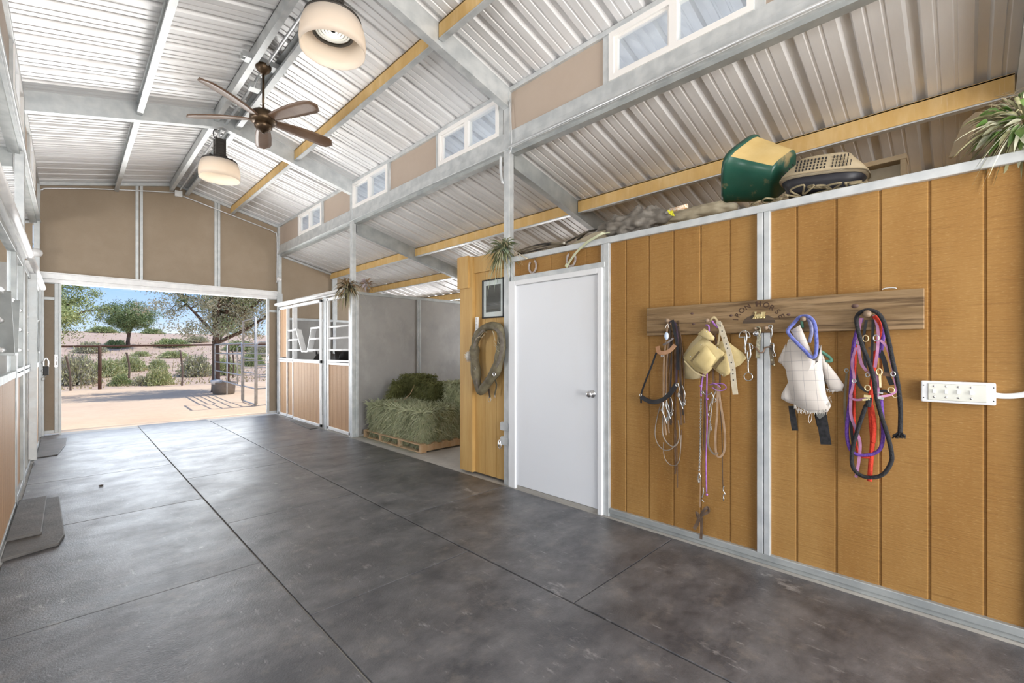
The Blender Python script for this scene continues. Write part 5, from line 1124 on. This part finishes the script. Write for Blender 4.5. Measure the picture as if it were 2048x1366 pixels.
# wooden frame box behind, right of carrier
wd = layered('dusty_wood', (.30, .22, .13), [((.38, .30, .19), 5, (1, 1, 4), .4, .7, .8)], .8)
by1, by0 = atX(1722, 330, 3.52).y, atX(1814, 330, 3.52).y; bz = atX(1770, 318, 3.52).z
bxr = thing('wooden_box', 'dusty wooden tray box standing right of the pet carrier', 'box', (3.56, (by0+by1)/2, DZ))
MB().box((3.585, by0+.01, DZ), (3.60, by1-.01, bz-.02)).build('panel', layered('pale_panel', (.42, .37, .27), [((.50, .45, .35), 9, (1, 1, 1), .4, .7, .8)], .8), bxr)
MB().box((3.50, by0, bz-.03), (3.64, by1, bz)).box((3.505, by0+.004, DZ), (3.635, by0+.03, bz-.004)).box((3.505, by1-.03, DZ), (3.635, by1-.004, bz-.004)).box((3.50, by0, DZ), (3.64, by1, DZ+.03)).build('frame', wd, bxr, bevel=.003)
# leaning plank, round cap
c = MB(); p = [U(1895, 317, 3.46), U(1908, 312, 3.46), U(1936, 275, 3.46), U(1960, 232, 3.46), U(1962, 223, 3.46), U(1950, 224, 3.46), U(1925, 245, 3.46), U(1912, 275, 3.46)]
c.prism(p, (.02, -.012, 0)); tag(c.build('dusty_board', pm('brown_dust_board', (.24, .18, .11), (.32, .25, .16), 6, .85), bevel=.004), 'brown rounded board leaning next to the variegated plant', 'board')
o = MB().tube(cat([(3.40, .03, TZ+.01), (3.38, .10, TZ+.015), (3.36, .18, TZ+.012), (3.40, .26, TZ+.01)], 6), .012, 8).ball((3.42, .10, TZ+.012), .06, 12, (.6, 1.6, .25)); tag(o.build('cloth_scrap', pm('dust_brown', (.20, .16, .10), (.28, .22, .14), 9, .9)), 'flat dusty cloth scrap lying left of the leaning board', 'cloth')

# tarp bundle and pipes
tarp = layered('grey_tarp', (.155, .135, .110), [((.25, .23, .20), 7, (1, 1, 1), .4, .7, .8), ((.06, .05, .04), 5, (1, 1, 1), .52, .7, .8), ((.45, .44, .42), 13, (1, 1, 1), .68, .76, .6)], .6)
def lump(c, size, name, m_, label, catg, seed=0, amp=.035, fr=9, nu=56, nv=28, sq=1.0):
    c = Vector(c); mb = MB(); mb.smooth = True; vs = []
    for i in range(nv+1):
        th = math.pi*i/nv
        for j in range(nu):
            ph = math.tau*j/nu; d = Vector((math.sin(th)*math.cos(ph), math.sin(th)*math.sin(ph), math.cos(th)))
            p = Vector((d.x*size[0], d.y*size[1], d.z*size[2])); q = p+Vector((seed, 0, seed*.7))
            f = noise.turbulence(q*fr, 4, True)*amp-amp*.8
            w_ = p+d*f+Vector((0, 0, 0)); w_.z = max(w_.z, -size[2]*.75+.004*math.sin(ph*5)); vs.append(c+w_)
    fs = [(i*nu+j, i*nu+(j+1) % nu, (i+1)*nu+(j+1) % nu, (i+1)*nu+j) for i in range(nv) for j in range(nu)]
    mb.add(vs, fs); o = mb.build(name, m_); tag(o, label, catg); return o
lump((3.40, 1.97, 2.455), (.16, .37, .145), 'tarp_bundle', tarp, 'crumpled dark grey tarp bundle lying over the wall top', 'tarp', 3, .09, 8, 90, 46)
lump((3.43, 2.24, 2.43), (.10, .12, .11), 'cloth_bundle', layered('brown_rag', (.15, .12, .075), [((.24, .20, .14), 9, (1, 1, 1), .4, .7, .8)], .8), 'brown rag drooping at the left end of the tarp bundle', 'cloth', 8, .08, 9, 60, 30)
hosem = layered('dusty_canvas', (.33, .28, .19), [((.42, .37, .27), 8, (1, 1, 1), .4, .7, .8)], .85)
lump((3.42, 1.47, 2.44), (.10, .34, .085), 'canvas_roll', hosem, 'dusty pale canvas roll between the tarp bundle and the green tub', 'canvas', 12, .05, 8, 70, 30)
jug = thing('labelled_tube', 'small orange and white tube beside a yellow tag on the tarp bundle', 'tube', (3.31, 1.66, 2.47))
a_, b_2 = U(1342, 421, 3.30), U(1375, 412, 3.30)
MB().tube([a_, b_2], .017, 12).build('tube_body', layered('orange_label', (.62, .30, .10), [((.80, .70, .58), 60, (1, 1, 3), .45, .5, 1)], .5), jug)
MB().tube([a_+Vector((0, .045, -.012)), a_], .013, 12, radii=[.010, .017]).build('nozzle', pm('grey_nozzle', (.40, .37, .33)), jug)
c_ = U(1341, 427, 3.285); yl = MB().prism([U(1334, 420, 3.285), U(1343, 418, 3.285), U(1349, 432, 3.285), U(1340, 431, 3.285)], (.006, 0, 0)); tag(yl.build('warning_tag', layered('yellow_tag', (.75, .72, .03), [((.04, .04, .02), 60, (1, 1, 1), .56, .6, .9)], .6)), 'bright yellow printed tag on the tarp bundle', 'tag')
pole_m = layered('dusty_black_pole', (.025, .022, .018), [((.26, .22, .15), 3, (2, 1, 6), .5, .62, .9)], .6)
L = [[(1035, 503), (1060, 494), (1085, 488), (1115, 486), (1128, 487)], [(1038, 506), (1070, 496), (1100, 490), (1130, 488)], [(1036, 509), (1075, 500), (1105, 494), (1132, 489)], [(1128, 487), (1150, 476), (1175, 464), (1200, 458)], [(1155, 480), (1165, 472), (1175, 464), (1190, 461)]]
for k, l in enumerate(L):
    tag(MB().tube(cat([U(x, y, 3.32+.02*k) for x, y in l], 6), .009, 8).build('black_pole', pole_m), ['topmost dusty black pole curving up from the green wreath', 'middle dusty black pole beside the green wreath', 'lowest dusty black pole resting on the rail by the wreath', 'black pole slanting up toward the tarp bundle', 'short bent pole at the left end of the tarp bundle'][k], 'pole', 'dusty poles along the wall top')
tag(MB().ball(U(1128, 486, 3.29), .013, 10).build('pole_joint', pm('pale_joint', (.6, .56, .48))), 'small pale pole joint at the meeting of the black poles', 'joint')
tag(MB().prism([(3.29, 2.62, TZ), (3.29, 2.18, TZ), (3.29, 2.16, TZ+.08), (3.29, 2.30, TZ+.085), (3.29, 2.50, TZ+.04)], (.12, 0, 0)).build('cardboard_piece', hosem, bevel=.006), 'tan folded cardboard under the brown rag on the wall top', 'cardboard')
tag(MB().tube(cat([U(1038, 508, 3.24), U(1048, 514, 3.20), U(1054, 517, 3.18)], 5), .008, 8, radii=None).build('bone_hook', pm('bone', (.62, .56, .42))), 'pale curved hook sticking out right of the green wreath', 'hook')

# ================= WREATHS AND PLANT =================
def spray(c, n, rad, ln, wid, mats, rr, droop=.5, up=.3, flat=(1, 1, 1), serr=False):
    out = [MB() for _ in mats]
    for k in range(n):
        d = Vector((rr.gauss(0, 1)*flat[0], rr.gauss(0, 1)*flat[1], rr.gauss(0, 1)*flat[2]+up)).normalized(); b = c+Vector((d.x*rad*flat[0], d.y*rad*flat[1], d.z*rad*flat[2]))*rr.uniform(.1, 1)
        L = ln*rr.uniform(.5, 1.25); sd = d.cross(Vector((rr.gauss(0, .4), rr.gauss(0, .4), 1))).normalized(); mi = rr.randrange(len(mats)); m = out[mi]; m.smooth = True
        pts = []; q = 5
        for i in range(q+1):
            f = i/q; w_ = wid*math.sin(math.pi*min(.97, f*.9+.1))*rr.uniform(.9, 1.1); p = b+d*L*f+Vector((0, 0, -droop*L*f*f)); pts += [p-sd*w_+Vector((0, 0, .15*w_)), p+Vector((0, 0, -.25*w_)), p+sd*w_+Vector((0, 0, .15*w_))]
        fs = [(i*3+j, i*3+j+1, i*3+j+4, i*3+j+3) for i in range(q) for j in range(2)]; m.add(pts, fs)
    return out
rr = random.Random(33)
gl1 = pm('wreath_green', (.09, .13, .055), (.20, .24, .12), 30, .6); gl2 = pm('wreath_olive', (.20, .20, .09), (.34, .32, .18), 30, .65); gl3 = pm('wreath_straw', (.45, .37, .22), (.58, .50, .34), 30, .7); gl4 = pm('wreath_dusty_green', (.22, .28, .18), (.36, .42, .30), 20, .65)
wc = Vector((3.20, 3.36, 2.46)); wr = thing('artificial_wreath', 'green artificial leaf spray wired to the post left of the white door', 'wreath', wc, None)
for (mm, n, rad, ln, wid, dr, up, nm) in (((gl1,), 70, .07, .15, .009, .5, .1, 'dark_fronds'), ((gl2,), 80, .06, .16, .007, .6, .0, 'olive_fronds'), ((gl3,), 60, .06, .20, .0035, .8, .2, 'straw_stems'), ((gl4,), 26, .05, .10, .026, .4, -.1, 'broad_leaves')):
    spray(wc, n, rad, ln, wid, mm, rr, dr, up, (.55, 1, .9))[0].build(nm, mm[0], wr)
m = spray(wc+Vector((0, .06, -.06)), 26, .04, .20, .003, (gl4,), rr, 1.4, -.2, (.4, .8, .8))[0]; m.build('trailing_stems', gl4, wr)
wc = Vector((3.20, 6.98, 2.42)); wr = thing('dried_wreath', 'brown dried leaf spray over the right stall track at the post', 'wreath', wc)
dw1 = pm('dry_brown', (.20, .12, .05), (.34, .22, .11), 30, .8); dw2 = pm('dry_dark', (.035, .03, .015), (.09, .08, .04), 30, .8)
for (mm, n, rad, ln, wid, dr, up, nm) in (((dw1,), 90, .14, .17, .010, .6, .2, 'brown_leaves'), ((dw2,), 70, .12, .15, .012, .7, -.1, 'dark_leaves'), ((gl2,), 50, .12, .20, .007, 1.0, -.2, 'olive_leaves'), ((gl3,), 46, .12, .26, .004, .9, .2, 'straw_stems')):
    spray(wc+Vector((0, .05, 0)), n, rad, ln, wid, mm, rr, dr, up, (.5, 1.5, .8))[0].build(nm, mm[0], wr)
spray(wc+Vector((.12, -.35, .03)), 26, .05, .10, .016, (pm('dried_lilac', (.40, .33, .36), (.55, .48, .50), 20, .8),), rr, .4, .3, (.6, 1, .8))[0].build('pale_flowers', MATS['dried_lilac'], wr)
spray(wc+Vector((.12, -.42, .0)), 40, .10, .12, .007, (dw1,), rr, .4, .3, (.6, 1.2, .7))[0].build('brown_sprigs', dw1, wr)
# variegated plant at the right edge
vc = Vector((3.23, -.20, 2.49)); vp = thing('artificial_ivy', 'variegated spider plant and ivy spray at the upper right edge', 'artificial plant', vc)
iv1 = pm('ivy_green', (.07, .16, .03), (.20, .30, .08), 25, .5); iv2 = pm('ivy_cream', (.55, .56, .38), (.70, .70, .55), 25, .5)
for (mm, n, rad, ln, wid, dr, up, nm) in (((gl2,), 110, .12, .14, .009, .6, .2, 'olive_leaves'), ((iv2,), 60, .09, .15, .007, .5, .5, 'striped_blades'), ((iv1,), 60, .14, .07, .022, .5, -.1, 'ivy_leaves'), ((iv2,), 34, .13, .06, .020, .5, -.2, 'cream_ivy_leaves'), ((gl3,), 90, .12, .10, .004, .4, .3, 'straw_stems')):
    spray(vc, n, rad, ln, wid, mm, rr, dr, up, (.35, 1.0, .85))[0].build(nm, mm[0], vp)
m = MB(); rr = random.Random(5)
for k in range(420):
    a = Vector((3.42+rr.uniform(-.06, .10), -.20+rr.uniform(-.20, .10), 2.56+rr.uniform(-.06, .14))); m.tube([a, a+Vector((rr.uniform(-.06, .06), rr.uniform(-.10, .10), rr.uniform(-.04, .04)))], .0010, 3)
tag(m.build('bird_nest', pm('nest_straw', (.30, .24, .15), (.45, .38, .26), 40, .9)), 'grey fibrous bird nest behind the plant at the upper right edge', 'nest', kind='stuff')
# ================= OUTSIDE =================
def hgt(x, y):
    f = max(0., min(1., (y-23.5)/26)); h = 2.9*(f*f*(3-2*f)*.5+f*.5)
    if y > 22: h += .22*noise.noise(Vector((x*.09, y*.12, 0)))*min(1, (y-22)/8)
    return h-.02
sand = layered('sand', (.70, .52, .36), [((.78, .61, .44), 1.2, (1, 1, 1), .35, .7, .8, 10), ((.60, .43, .29), 9, (1, 1, 1), .5, .75, .5, 8), ((.36, .27, .20), 26, (1, 1, 1), .68, .74, .7), ((.56, .38, .28), .25, (1, 1, 1), .5, .7, .5)], .95, 0, [(16, (1, 1, 1), .5), (3, (1, 1, 1), .35)])
slope = layered('desert_slope', (.50, .36, .28), [((.60, .46, .36), .8, (1, 1, 1), .35, .7, .8, 10), ((.44, .31, .23), 3, (1, 1, 1), .5, .72, .6, 10), ((.50, .50, .26), 1.6, (1, 1, 1), .55, .68, .7, 12), ((.30, .24, .18), 14, (1, 1, 1), .64, .72, .7)], .95, 0, [(6, (1, 1, 1), .6)])
def terrain(name, x0, x1, y0, y1, nx, ny, m):
    vs = [(x0+(x1-x0)*i/nx, y0+(y1-y0)*j/ny, hgt(x0+(x1-x0)*i/nx, y0+(y1-y0)*j/ny)) for j in range(ny+1) for i in range(nx+1)]
    mb = MB(); mb.smooth = True; mb.add(vs, [(j*(nx+1)+i, j*(nx+1)+i+1, (j+1)*(nx+1)+i+1, (j+1)*(nx+1)+i) for j in range(ny) for i in range(nx)]); return struct(mb.build(name, m))
terrain('ground', -40, 70, 10.76, 22.3, 60, 12, sand)
terrain('ground', -40, 70, 22.3, 95, 70, 60, slope)
m = MB()
for (x0, x1, y0, y1) in ((-60, OXL-.05, -40, 10.76), (OXR+.05, 80, -40, 10.76), (OXL-.05, OXR+.05, -40, YB)): m.add([(x0, y0, -.03), (x1, y0, -.03), (x1, y1, -.03), (x0, y1, -.03)], [(0, 1, 2, 3)])
struct(m.build('ground', sand))

# ---- rusty pipe fence with wire mesh
rust = layered('rusty_pipe', (.10, .048, .034), [((.16, .085, .06), 9, (1, 1, 1), .4, .7, .8), ((.06, .03, .025), 30, (1, 1, 1), .5, .75, .6)], .75, .2)
FYv = 21.9
fe = thing('pipe_fence', 'rust brown pipe fence with thin wire mesh crossing the desert yard', 'fence', (5, FYv, 0))
def ftop(x): return 1.52+.022*max(0, x)
MB().tube([(x, FYv, ftop(x)) for x in (-8, -3, 0, 3, 6, 9, 12, 16)], .036, 10).build('top_rail', rust, fe)
for x in (-7.2, -3.2, .80, 4.8, 8.8, 12.8): MB().tube([(x, FYv, -.1), (x, FYv, ftop(x))], .052 if x > 0 else .05, 10).build('post', rust, fe)
wire = pm('fence_wire', (.22, .18, .15), None, rough=.6, metal=.4)
m = MB()
for k in range(9): z = .12+k*.155; m.tube([(-8, FYv+.04, z), (4, FYv+.04, z+.01), (16, FYv+.04, z+.12)], .0022, 3)
for k in range(118): x = -7.9+k*.2; m.tube([(x, FYv+.04, .06), (x, FYv+.04, 1.40+.02*max(0, x))], .0016, 3)
m.build('wire_mesh', wire, fe)
stk = layered('weathered_stake', (.14, .10, .08), [((.22, .17, .14), 9, (1, 1, 3), .4, .7, .8)], .85)
for (xs, xt, pyt, pyb, lab) in ((141, 132, 712, 783, 'leaning weathered stake at the far left of the rusty fence'), (258, 253, 705, 744, 'crooked stake in the fence between the post and the bush'), (364, 360, 700, 766, 'thin straight stake in the fence left of the big tree'), (466, 465, 700, 755, 'thin stake seen through the grey corral panels')):
    b = atY(xs, pyb, FYv-.05); t_ = atY(xt, pyt, FYv-.05); b.z = max(-.05, min(b.z, .35)) if b.z > .2 else -.05
    mid = (b+t_)/2+Vector((.04, 0, 0)); tag(MB().tube(cat([b, mid, t_], 4), .032, 7, radii=None).build('fence_stake', stk), lab, 'fence stake', 'stakes in the wire fence')

# ---- corral panels
cp = pm('corral_steel', (.42, .44, .46), (.56, .58, .60), 12, .45, .4)
def corral(name_lab, p0, p1, h, nr, gate=False, grp='grey corral panels'):
    p0, p1 = Vector(p0), Vector(p1); root = thing('livestock_fence', name_lab, 'corral fence', (p0+p1)/2, grp)
    up = Vector((0, 0, 1))
    f = MB(); f.tube([p0+up*.03, p0+up*(h-.06), p0+up*h+(p1-p0).normalized()*.06, p1+up*h-(p1-p0).normalized()*.06, p1+up*(h-.06), p1+up*.03], .024, 10); f.build('frame', cp, root)
    for k in range(nr):
        z = .42+(h-.42)*k/nr; MB().tube([p0+up*z, p1+up*z], .019, 8).build('rail', cp, root)
    md = (p0+p1)/2; MB().tube([md+up*.05, md+up*h], .019, 8).build('brace', cp, root)
    return root
A0 = atZ(431, 771, 0); A0 = Vector((3.05, 16.2, 0)); 
A = atZ(484, 803, 0); Bp = atZ(511, 811, 0); 
C0 = atZ(430, 783, 0.)
corral('corral panel running back from the gate posts past the tub', (C0.x, C0.y, 0), (A.x, A.y, 0), 1.58, 4)
corral('corral panel at the right, half hidden by the door edge', (Bp.x+.02, Bp.y-.02, 0), (Bp.x+2.4, Bp.y+.2, 0), 1.60, 4)
gw = thing('corral_gateway', 'tall narrow grey steel gate frame between two corral panels', 'gate', (A+Bp)/2, None)
f = MB(); Ap, Bq = Vector((A.x+.03, A.y, 0)), Vector((Bp.x, Bp.y, 0)); f.tube([Ap+Vector((0, 0, .0)), Ap+Vector((0, 0, 2.18)), Bq+Vector((0, 0, 2.22)), Bq], .027, 10).tube([Ap+Vector((0, 0, .02)), Bq+Vector((0, 0, .02))], .02, 8); f.build('frame', cp, gw)
for z in (.42, .80, 1.18, 1.56): MB().tube([Ap+Vector((0, 0, z)), Bq+Vector((0, 0, z))], .019, 8).build('rail', cp, gw)
D0 = Vector((5.0, 19.0, 0)); corral('corral panel farthest back, behind the gate', (4.6, 19.6, 0), (8.4, 18.8, 0), 1.55, 4)

# ---- tub under the tree
tbc = atZ(446, 789, 0); tb = thing('stock_tank', 'grey oval stock tank at the foot of the big tree', 'water trough', (tbc.x+.1, tbc.y+.35, 0))
tm = layered('tank_grey', (.23, .20, .17), [((.33, .29, .25), 5, (1, 1, 1), .4, .7, .8)], .7)
c = Vector((tbc.x+.10, tbc.y+.38, 0)); Mz = Matrix.Rotation(R(-45), 4, 'Z')
MB().lathe([(1e-6, .03), (.42, .03), (.44, 0), (.46, .0), (.50, .30), (.53, .34), (.545, .34), (.545, .37), (.505, .37), (.47, .30), (.43, .06), (1e-6, .05)], c, 40, Matrix.Rotation(R(-45), 4, 'Z') @ Matrix.Diagonal((.72, .46, 1, 1)) @ Matrix.Identity(4)).build('tank', tm, tb)
tag(MB().lathe([(1e-6, 0), (.12, .02), (.16, .1), (.15, .15), (1e-6, .16)], Vector((c.x-.2, c.y+.05, .29)), 14).build('water_float', pm('white_float', (.75, .75, .74))), 'white lump floating in the stock tank', 'float')

# ---- trees
bark = layered('bark', (.12, .075, .055), [((.20, .14, .11), 9, (1, 1, .3), .4, .7, .8), ((.05, .035, .03), 14, (1, 1, .4), .5, .72, .7)], .95, 0, [(20, (1, 1, .4), .8)])
lf1 = pm('oak_leaf_green', (.19, .25, .10), (.34, .39, .19), 9, .75); lf2 = pm('oak_leaf_pale', (.44, .44, .29), (.56, .54, .40), 9, .8); lf3 = pm('juniper_green', (.15, .22, .08), (.26, .33, .13), 9, .8); lf4 = pm('leaf_yellow_green', (.34, .42, .16), (.50, .54, .26), 9, .8)
def tree(label, base, trunk_h, r0, limbs, crown, nleaf, lsz, mats, seed, group='trees beyond the doorway', clust=70, lean=(0, 0), cspread=.28):
    rr = random.Random(seed); base = Vector(base); root = thing('tree', label, 'tree', base, group)
    cc, cr = Vector(crown[0]), Vector(crown[1]); tips = []
    top = base+Vector((lean[0], lean[1], trunk_h)); m = MB()
    m.tube(cat([base+Vector((0, 0, -.2)), base+Vector((0, 0, .02)), (base+top)/2+Vector((rr.uniform(-.05, .05), 0, 0)), top], 5), r0, 12, radii=[r0*(1.25 if i < 5 else 1.0-.02*i) for i in range(16)])
    top2 = Vector((cc.x+lean[0], cc.y, cc.z+cr.z*.6)); m.tube(cat([top, (top+top2)/2+Vector((rr.uniform(-.1, .1), 0, 0)), top2], 6), r0, 9, radii=[r0*.75*(1-.06*i) for i in range(13)]); m.build('trunk', bark, root)
    br_ = MB()
    for k in range(limbs):
        s_ = top+(top2-top)*rr.uniform(0, .75)*(k/limbs); 
        d = Vector([rr.gauss(0, 1) for _ in range(3)]); d.z = abs(d.z)*.6; d.normalize(); e_ = cc+Vector((d.x*cr.x, d.y*cr.y, (d.z*1.2-.35)*cr.z))*rr.uniform(.75, .95)
        mid = s_+(e_-s_)*.5+Vector((0, 0, -.05*cr.z*rr.uniform(-1, 1.5))); L = cat([s_, mid, e_], 6); n = len(L); br_.tube(L, .1, 6, radii=[r0*.42*(1-i/n)+.012 for i in range(n)])
        for q in range(7):
            a = L[int(n*rr.uniform(.3, .95))]; t_ = a+Vector((rr.gauss(0, .35)*cr.x*.6, rr.gauss(0, .35)*cr.y*.6, rr.gauss(.1, .3)*cr.z*.6)); br_.tube([a, (a+t_)/2+Vector((0, 0, .03)), t_], .015, 4, radii=[.02, .013, .006]); tips += [t_, (a+t_)/2]
        tips.append(e_)
    br_.build('branches', bark, root)
    fo = [MB() for _ in mats]
    for k in range(clust):
        d = Vector([rr.gauss(0, 1) for _ in range(3)]).normalized(); tips.append(cc+Vector((d.x*cr.x, d.y*cr.y, d.z*cr.z))*rr.uniform(.55, 1))
    per = max(1, nleaf//len(tips))
    for t_ in tips:
        rad = rr.uniform(.6, 1.3)*cspread; mi = rr.randrange(len(mats))
        for q in range(per):
            d = Vector((rr.gauss(0, 1), rr.gauss(0, 1), rr.gauss(0, .7)))*rad*.6; p = t_+d; a = Vector([rr.gauss(0, 1) for _ in range(3)]).normalized()*lsz*rr.uniform(.6, 1.4); b = a.cross(Vector([rr.gauss(0, 1) for _ in range(3)])).normalized()*lsz*.34
            fo[mi if rr.random() < .8 else rr.randrange(len(mats))].add([p-a, p-b, p+a, p+b], [(0, 1, 2, 3)])
    for f_, mm in zip(fo, mats):
        if f_.v: f_.build('foliage', mm, root)
    return root
tree('large spreading tree with thick trunk behind the grey corral panels', (3.55, 17.9, 0), 1.62, .145, 16, ((3.7, 18.0, 3.45), (2.35, 2.1, 1.75)), 38000, .045, [lf1, lf2, lf2, lf2], 5, clust=90, cspread=.30)
tb_ = atY(257, 700, 38.); tree('rounded green tree standing alone on the slope left of centre', (tb_.x, 38, hgt(tb_.x, 38)-.1), .75, .13, 9, ((tb_.x+.1, 38, hgt(tb_.x, 38)+2.05), (1.55, 1.4, 1.0)), 26000, .05, [lf3, lf3, lf1], 8, clust=80, cspread=.30)
tree('bushy pale green tree filling the left side of the doorway', (-1.3, 19.6, 0), 1.2, .16, 9, ((-1.15, 19.6, 2.9), (1.85, 1.7, 1.6)), 42000, .042, [lf4, lf1, lf4], 13, clust=100, cspread=.28)

# ---- shrubs
def shrub_mesh(seed, n, mats):
    rr = random.Random(seed); fo = [MB() for _ in mats]
    for k in range(n):
        th = rr.uniform(0, math.tau); el = rr.uniform(.05, 1.0); d = Vector((math.cos(th)*(1.05-el*.7), math.sin(th)*(1.05-el*.7), el*.62))*rr.uniform(.45, 1)
        p = Vector((rr.gauss(0, .08), rr.gauss(0, .08), 0))+d; a = (d.normalized()+Vector([rr.gauss(0, .6) for _ in range(3)])).normalized()*.075; b = a.cross(Vector([rr.gauss(0, 1) for _ in range(3)])).normalized()*.022
        fo[rr.randrange(len(mats))].add([p-a, p-b, p+a, p+b], [(0, 1, 2, 3)])
        if k % 12 == 0: fo[-1].tube([(0, 0, 0), p*.5+Vector((0, 0, -.03)), p], .006, 3)
    return fo
sg1 = pm('shrub_green', (.36, .42, .17), (.50, .54, .26), 5, .85, coord='O'); sg2 = pm('shrub_yellow', (.50, .50, .26), (.62, .60, .36), 5, .85, coord='O'); sg3 = pm('shrub_dark', (.22, .28, .12), (.33, .38, .19), 5, .85, coord='O'); sg4 = pm('shrub_grey', (.36, .34, .26), (.46, .43, .34), 5, .85, coord='O')
PROT = []
for k, mm in enumerate(([sg1, sg2], [sg2, sg4], [sg3, sg1])):
    fo = shrub_mesh(40+k, 2600, mm); PROT.append([(f_, m_) for f_, m_ in zip(fo, mm)])
MESH = {}
def shrub(px, pyb, wpx, hpx, kind, Y, label, group='desert shrubs on the slope'):
    p = atY(px, pyb, Y); z = hgt(p.x, Y); dpt = p.x*SN+Y*CS; sx = wpx/FPX*dpt/2; sz = hpx/FPX*dpt/.66
    root = thing('desert_shrub', label, 'shrub', (0, 0, 0), group)
    if kind in MESH:
        for me in MESH[kind]:
            c = bpy.data.objects.new('foliage', me); COL.objects.link(c); c.parent = root; WL[c] = Vector()
    else:
        MESH[kind] = [f_.build('foliage', m_, root).data for f_, m_ in PROT[kind]]
    root.location = (p.x, Y, z-.03); root.scale = (sx, sx*.9, sz); root.rotation_euler.z = (px*7.3) % 6.28
    return root
SH = [(150, 755, 86, 66, 1, 24.6, 'large pale green shrub behind the leaning stake at the left edge'),
      (215, 727, 70, 40, 0, 27, 'wide green shrub right of the rusty post, below the lone tree'),
      (262, 722, 60, 36, 0, 28.5, 'green shrub joining the wide one behind the crooked stake'),
      (242, 748, 48, 26, 2, 23.6, 'small dark green shrub at the foot of the crooked stake'),
      (318, 762, 60, 42, 0, 22.9, 'round bright green shrub close behind the fence in the middle'),
      (285, 756, 44, 22, 1, 23.2, 'small yellowish shrub left of the round bright one'),
      (316, 722, 42, 22, 0, 29, 'small rounded shrub above the round bright one'),
      (392, 732, 74, 46, 1, 26, 'big pale shrub left of the tree trunk'),
      (452, 740, 60, 40, 0, 26, 'green shrub behind the corral panels'),
      (505, 728, 50, 30, 2, 29, 'dark shrub at the right behind the gate frame'),
      (345, 690, 76, 18, 2, 38, 'low dark shrub line under the horizon right of the lone tree'),
      (232, 688, 50, 18, 2, 38, 'dark shrub left of the lone tree trunk'),
      (180, 690, 66, 24, 1, 36, 'pale shrub between the left tree and the lone tree'),
      (306, 676, 50, 12, 2, 46, 'small dark shrub on the skyline right of the lone tree'),
      (205, 674, 60, 14, 2, 46, 'low dark shrub on the skyline at the left'),
      (395, 690, 50, 14, 1, 40, 'low pale shrub just left of the tree trunk at the fence top'),
      (480, 694, 70, 22, 2, 36, 'low dark shrub behind the right corral panel'),
      (348, 706, 60, 16, 0, 33, 'flat green shrub above the thin straight stake'),
      (520, 700, 46, 30, 1, 33, 'pale shrub at the far right behind the gate'),
      (160, 715, 60, 22, 1, 30, 'low pale shrub behind the left tree foliage'),
      (282, 700, 40, 12, 0, 34, 'small flat shrub at the base of the lone tree')]
for s_ in SH: shrub(*s_)
# low dry grass on the slope
rr = random.Random(77); m = MB()
for k in range(9000):
    y = 22.4+abs(rr.gauss(0, 1))*9; x = rr.uniform(-6, 26)*(.5+y/60); z = hgt(x, y); h = rr.uniform(.04, .14); a = rr.uniform(0, 6.28); w_ = .012+.0006*y
    m.add([(x-w_*math.cos(a), y-w_*math.sin(a), z), (x+w_*math.cos(a), y+w_*math.sin(a), z), (x+rr.uniform(-.05, .05), y, z+h)], [(0, 1, 2)])
tag(m.build('dry_grass', pm('dry_grass', (.46, .40, .20), (.58, .50, .30), 2, .9)), 'short dry grass scattered over the desert slope', 'grass', kind='stuff')
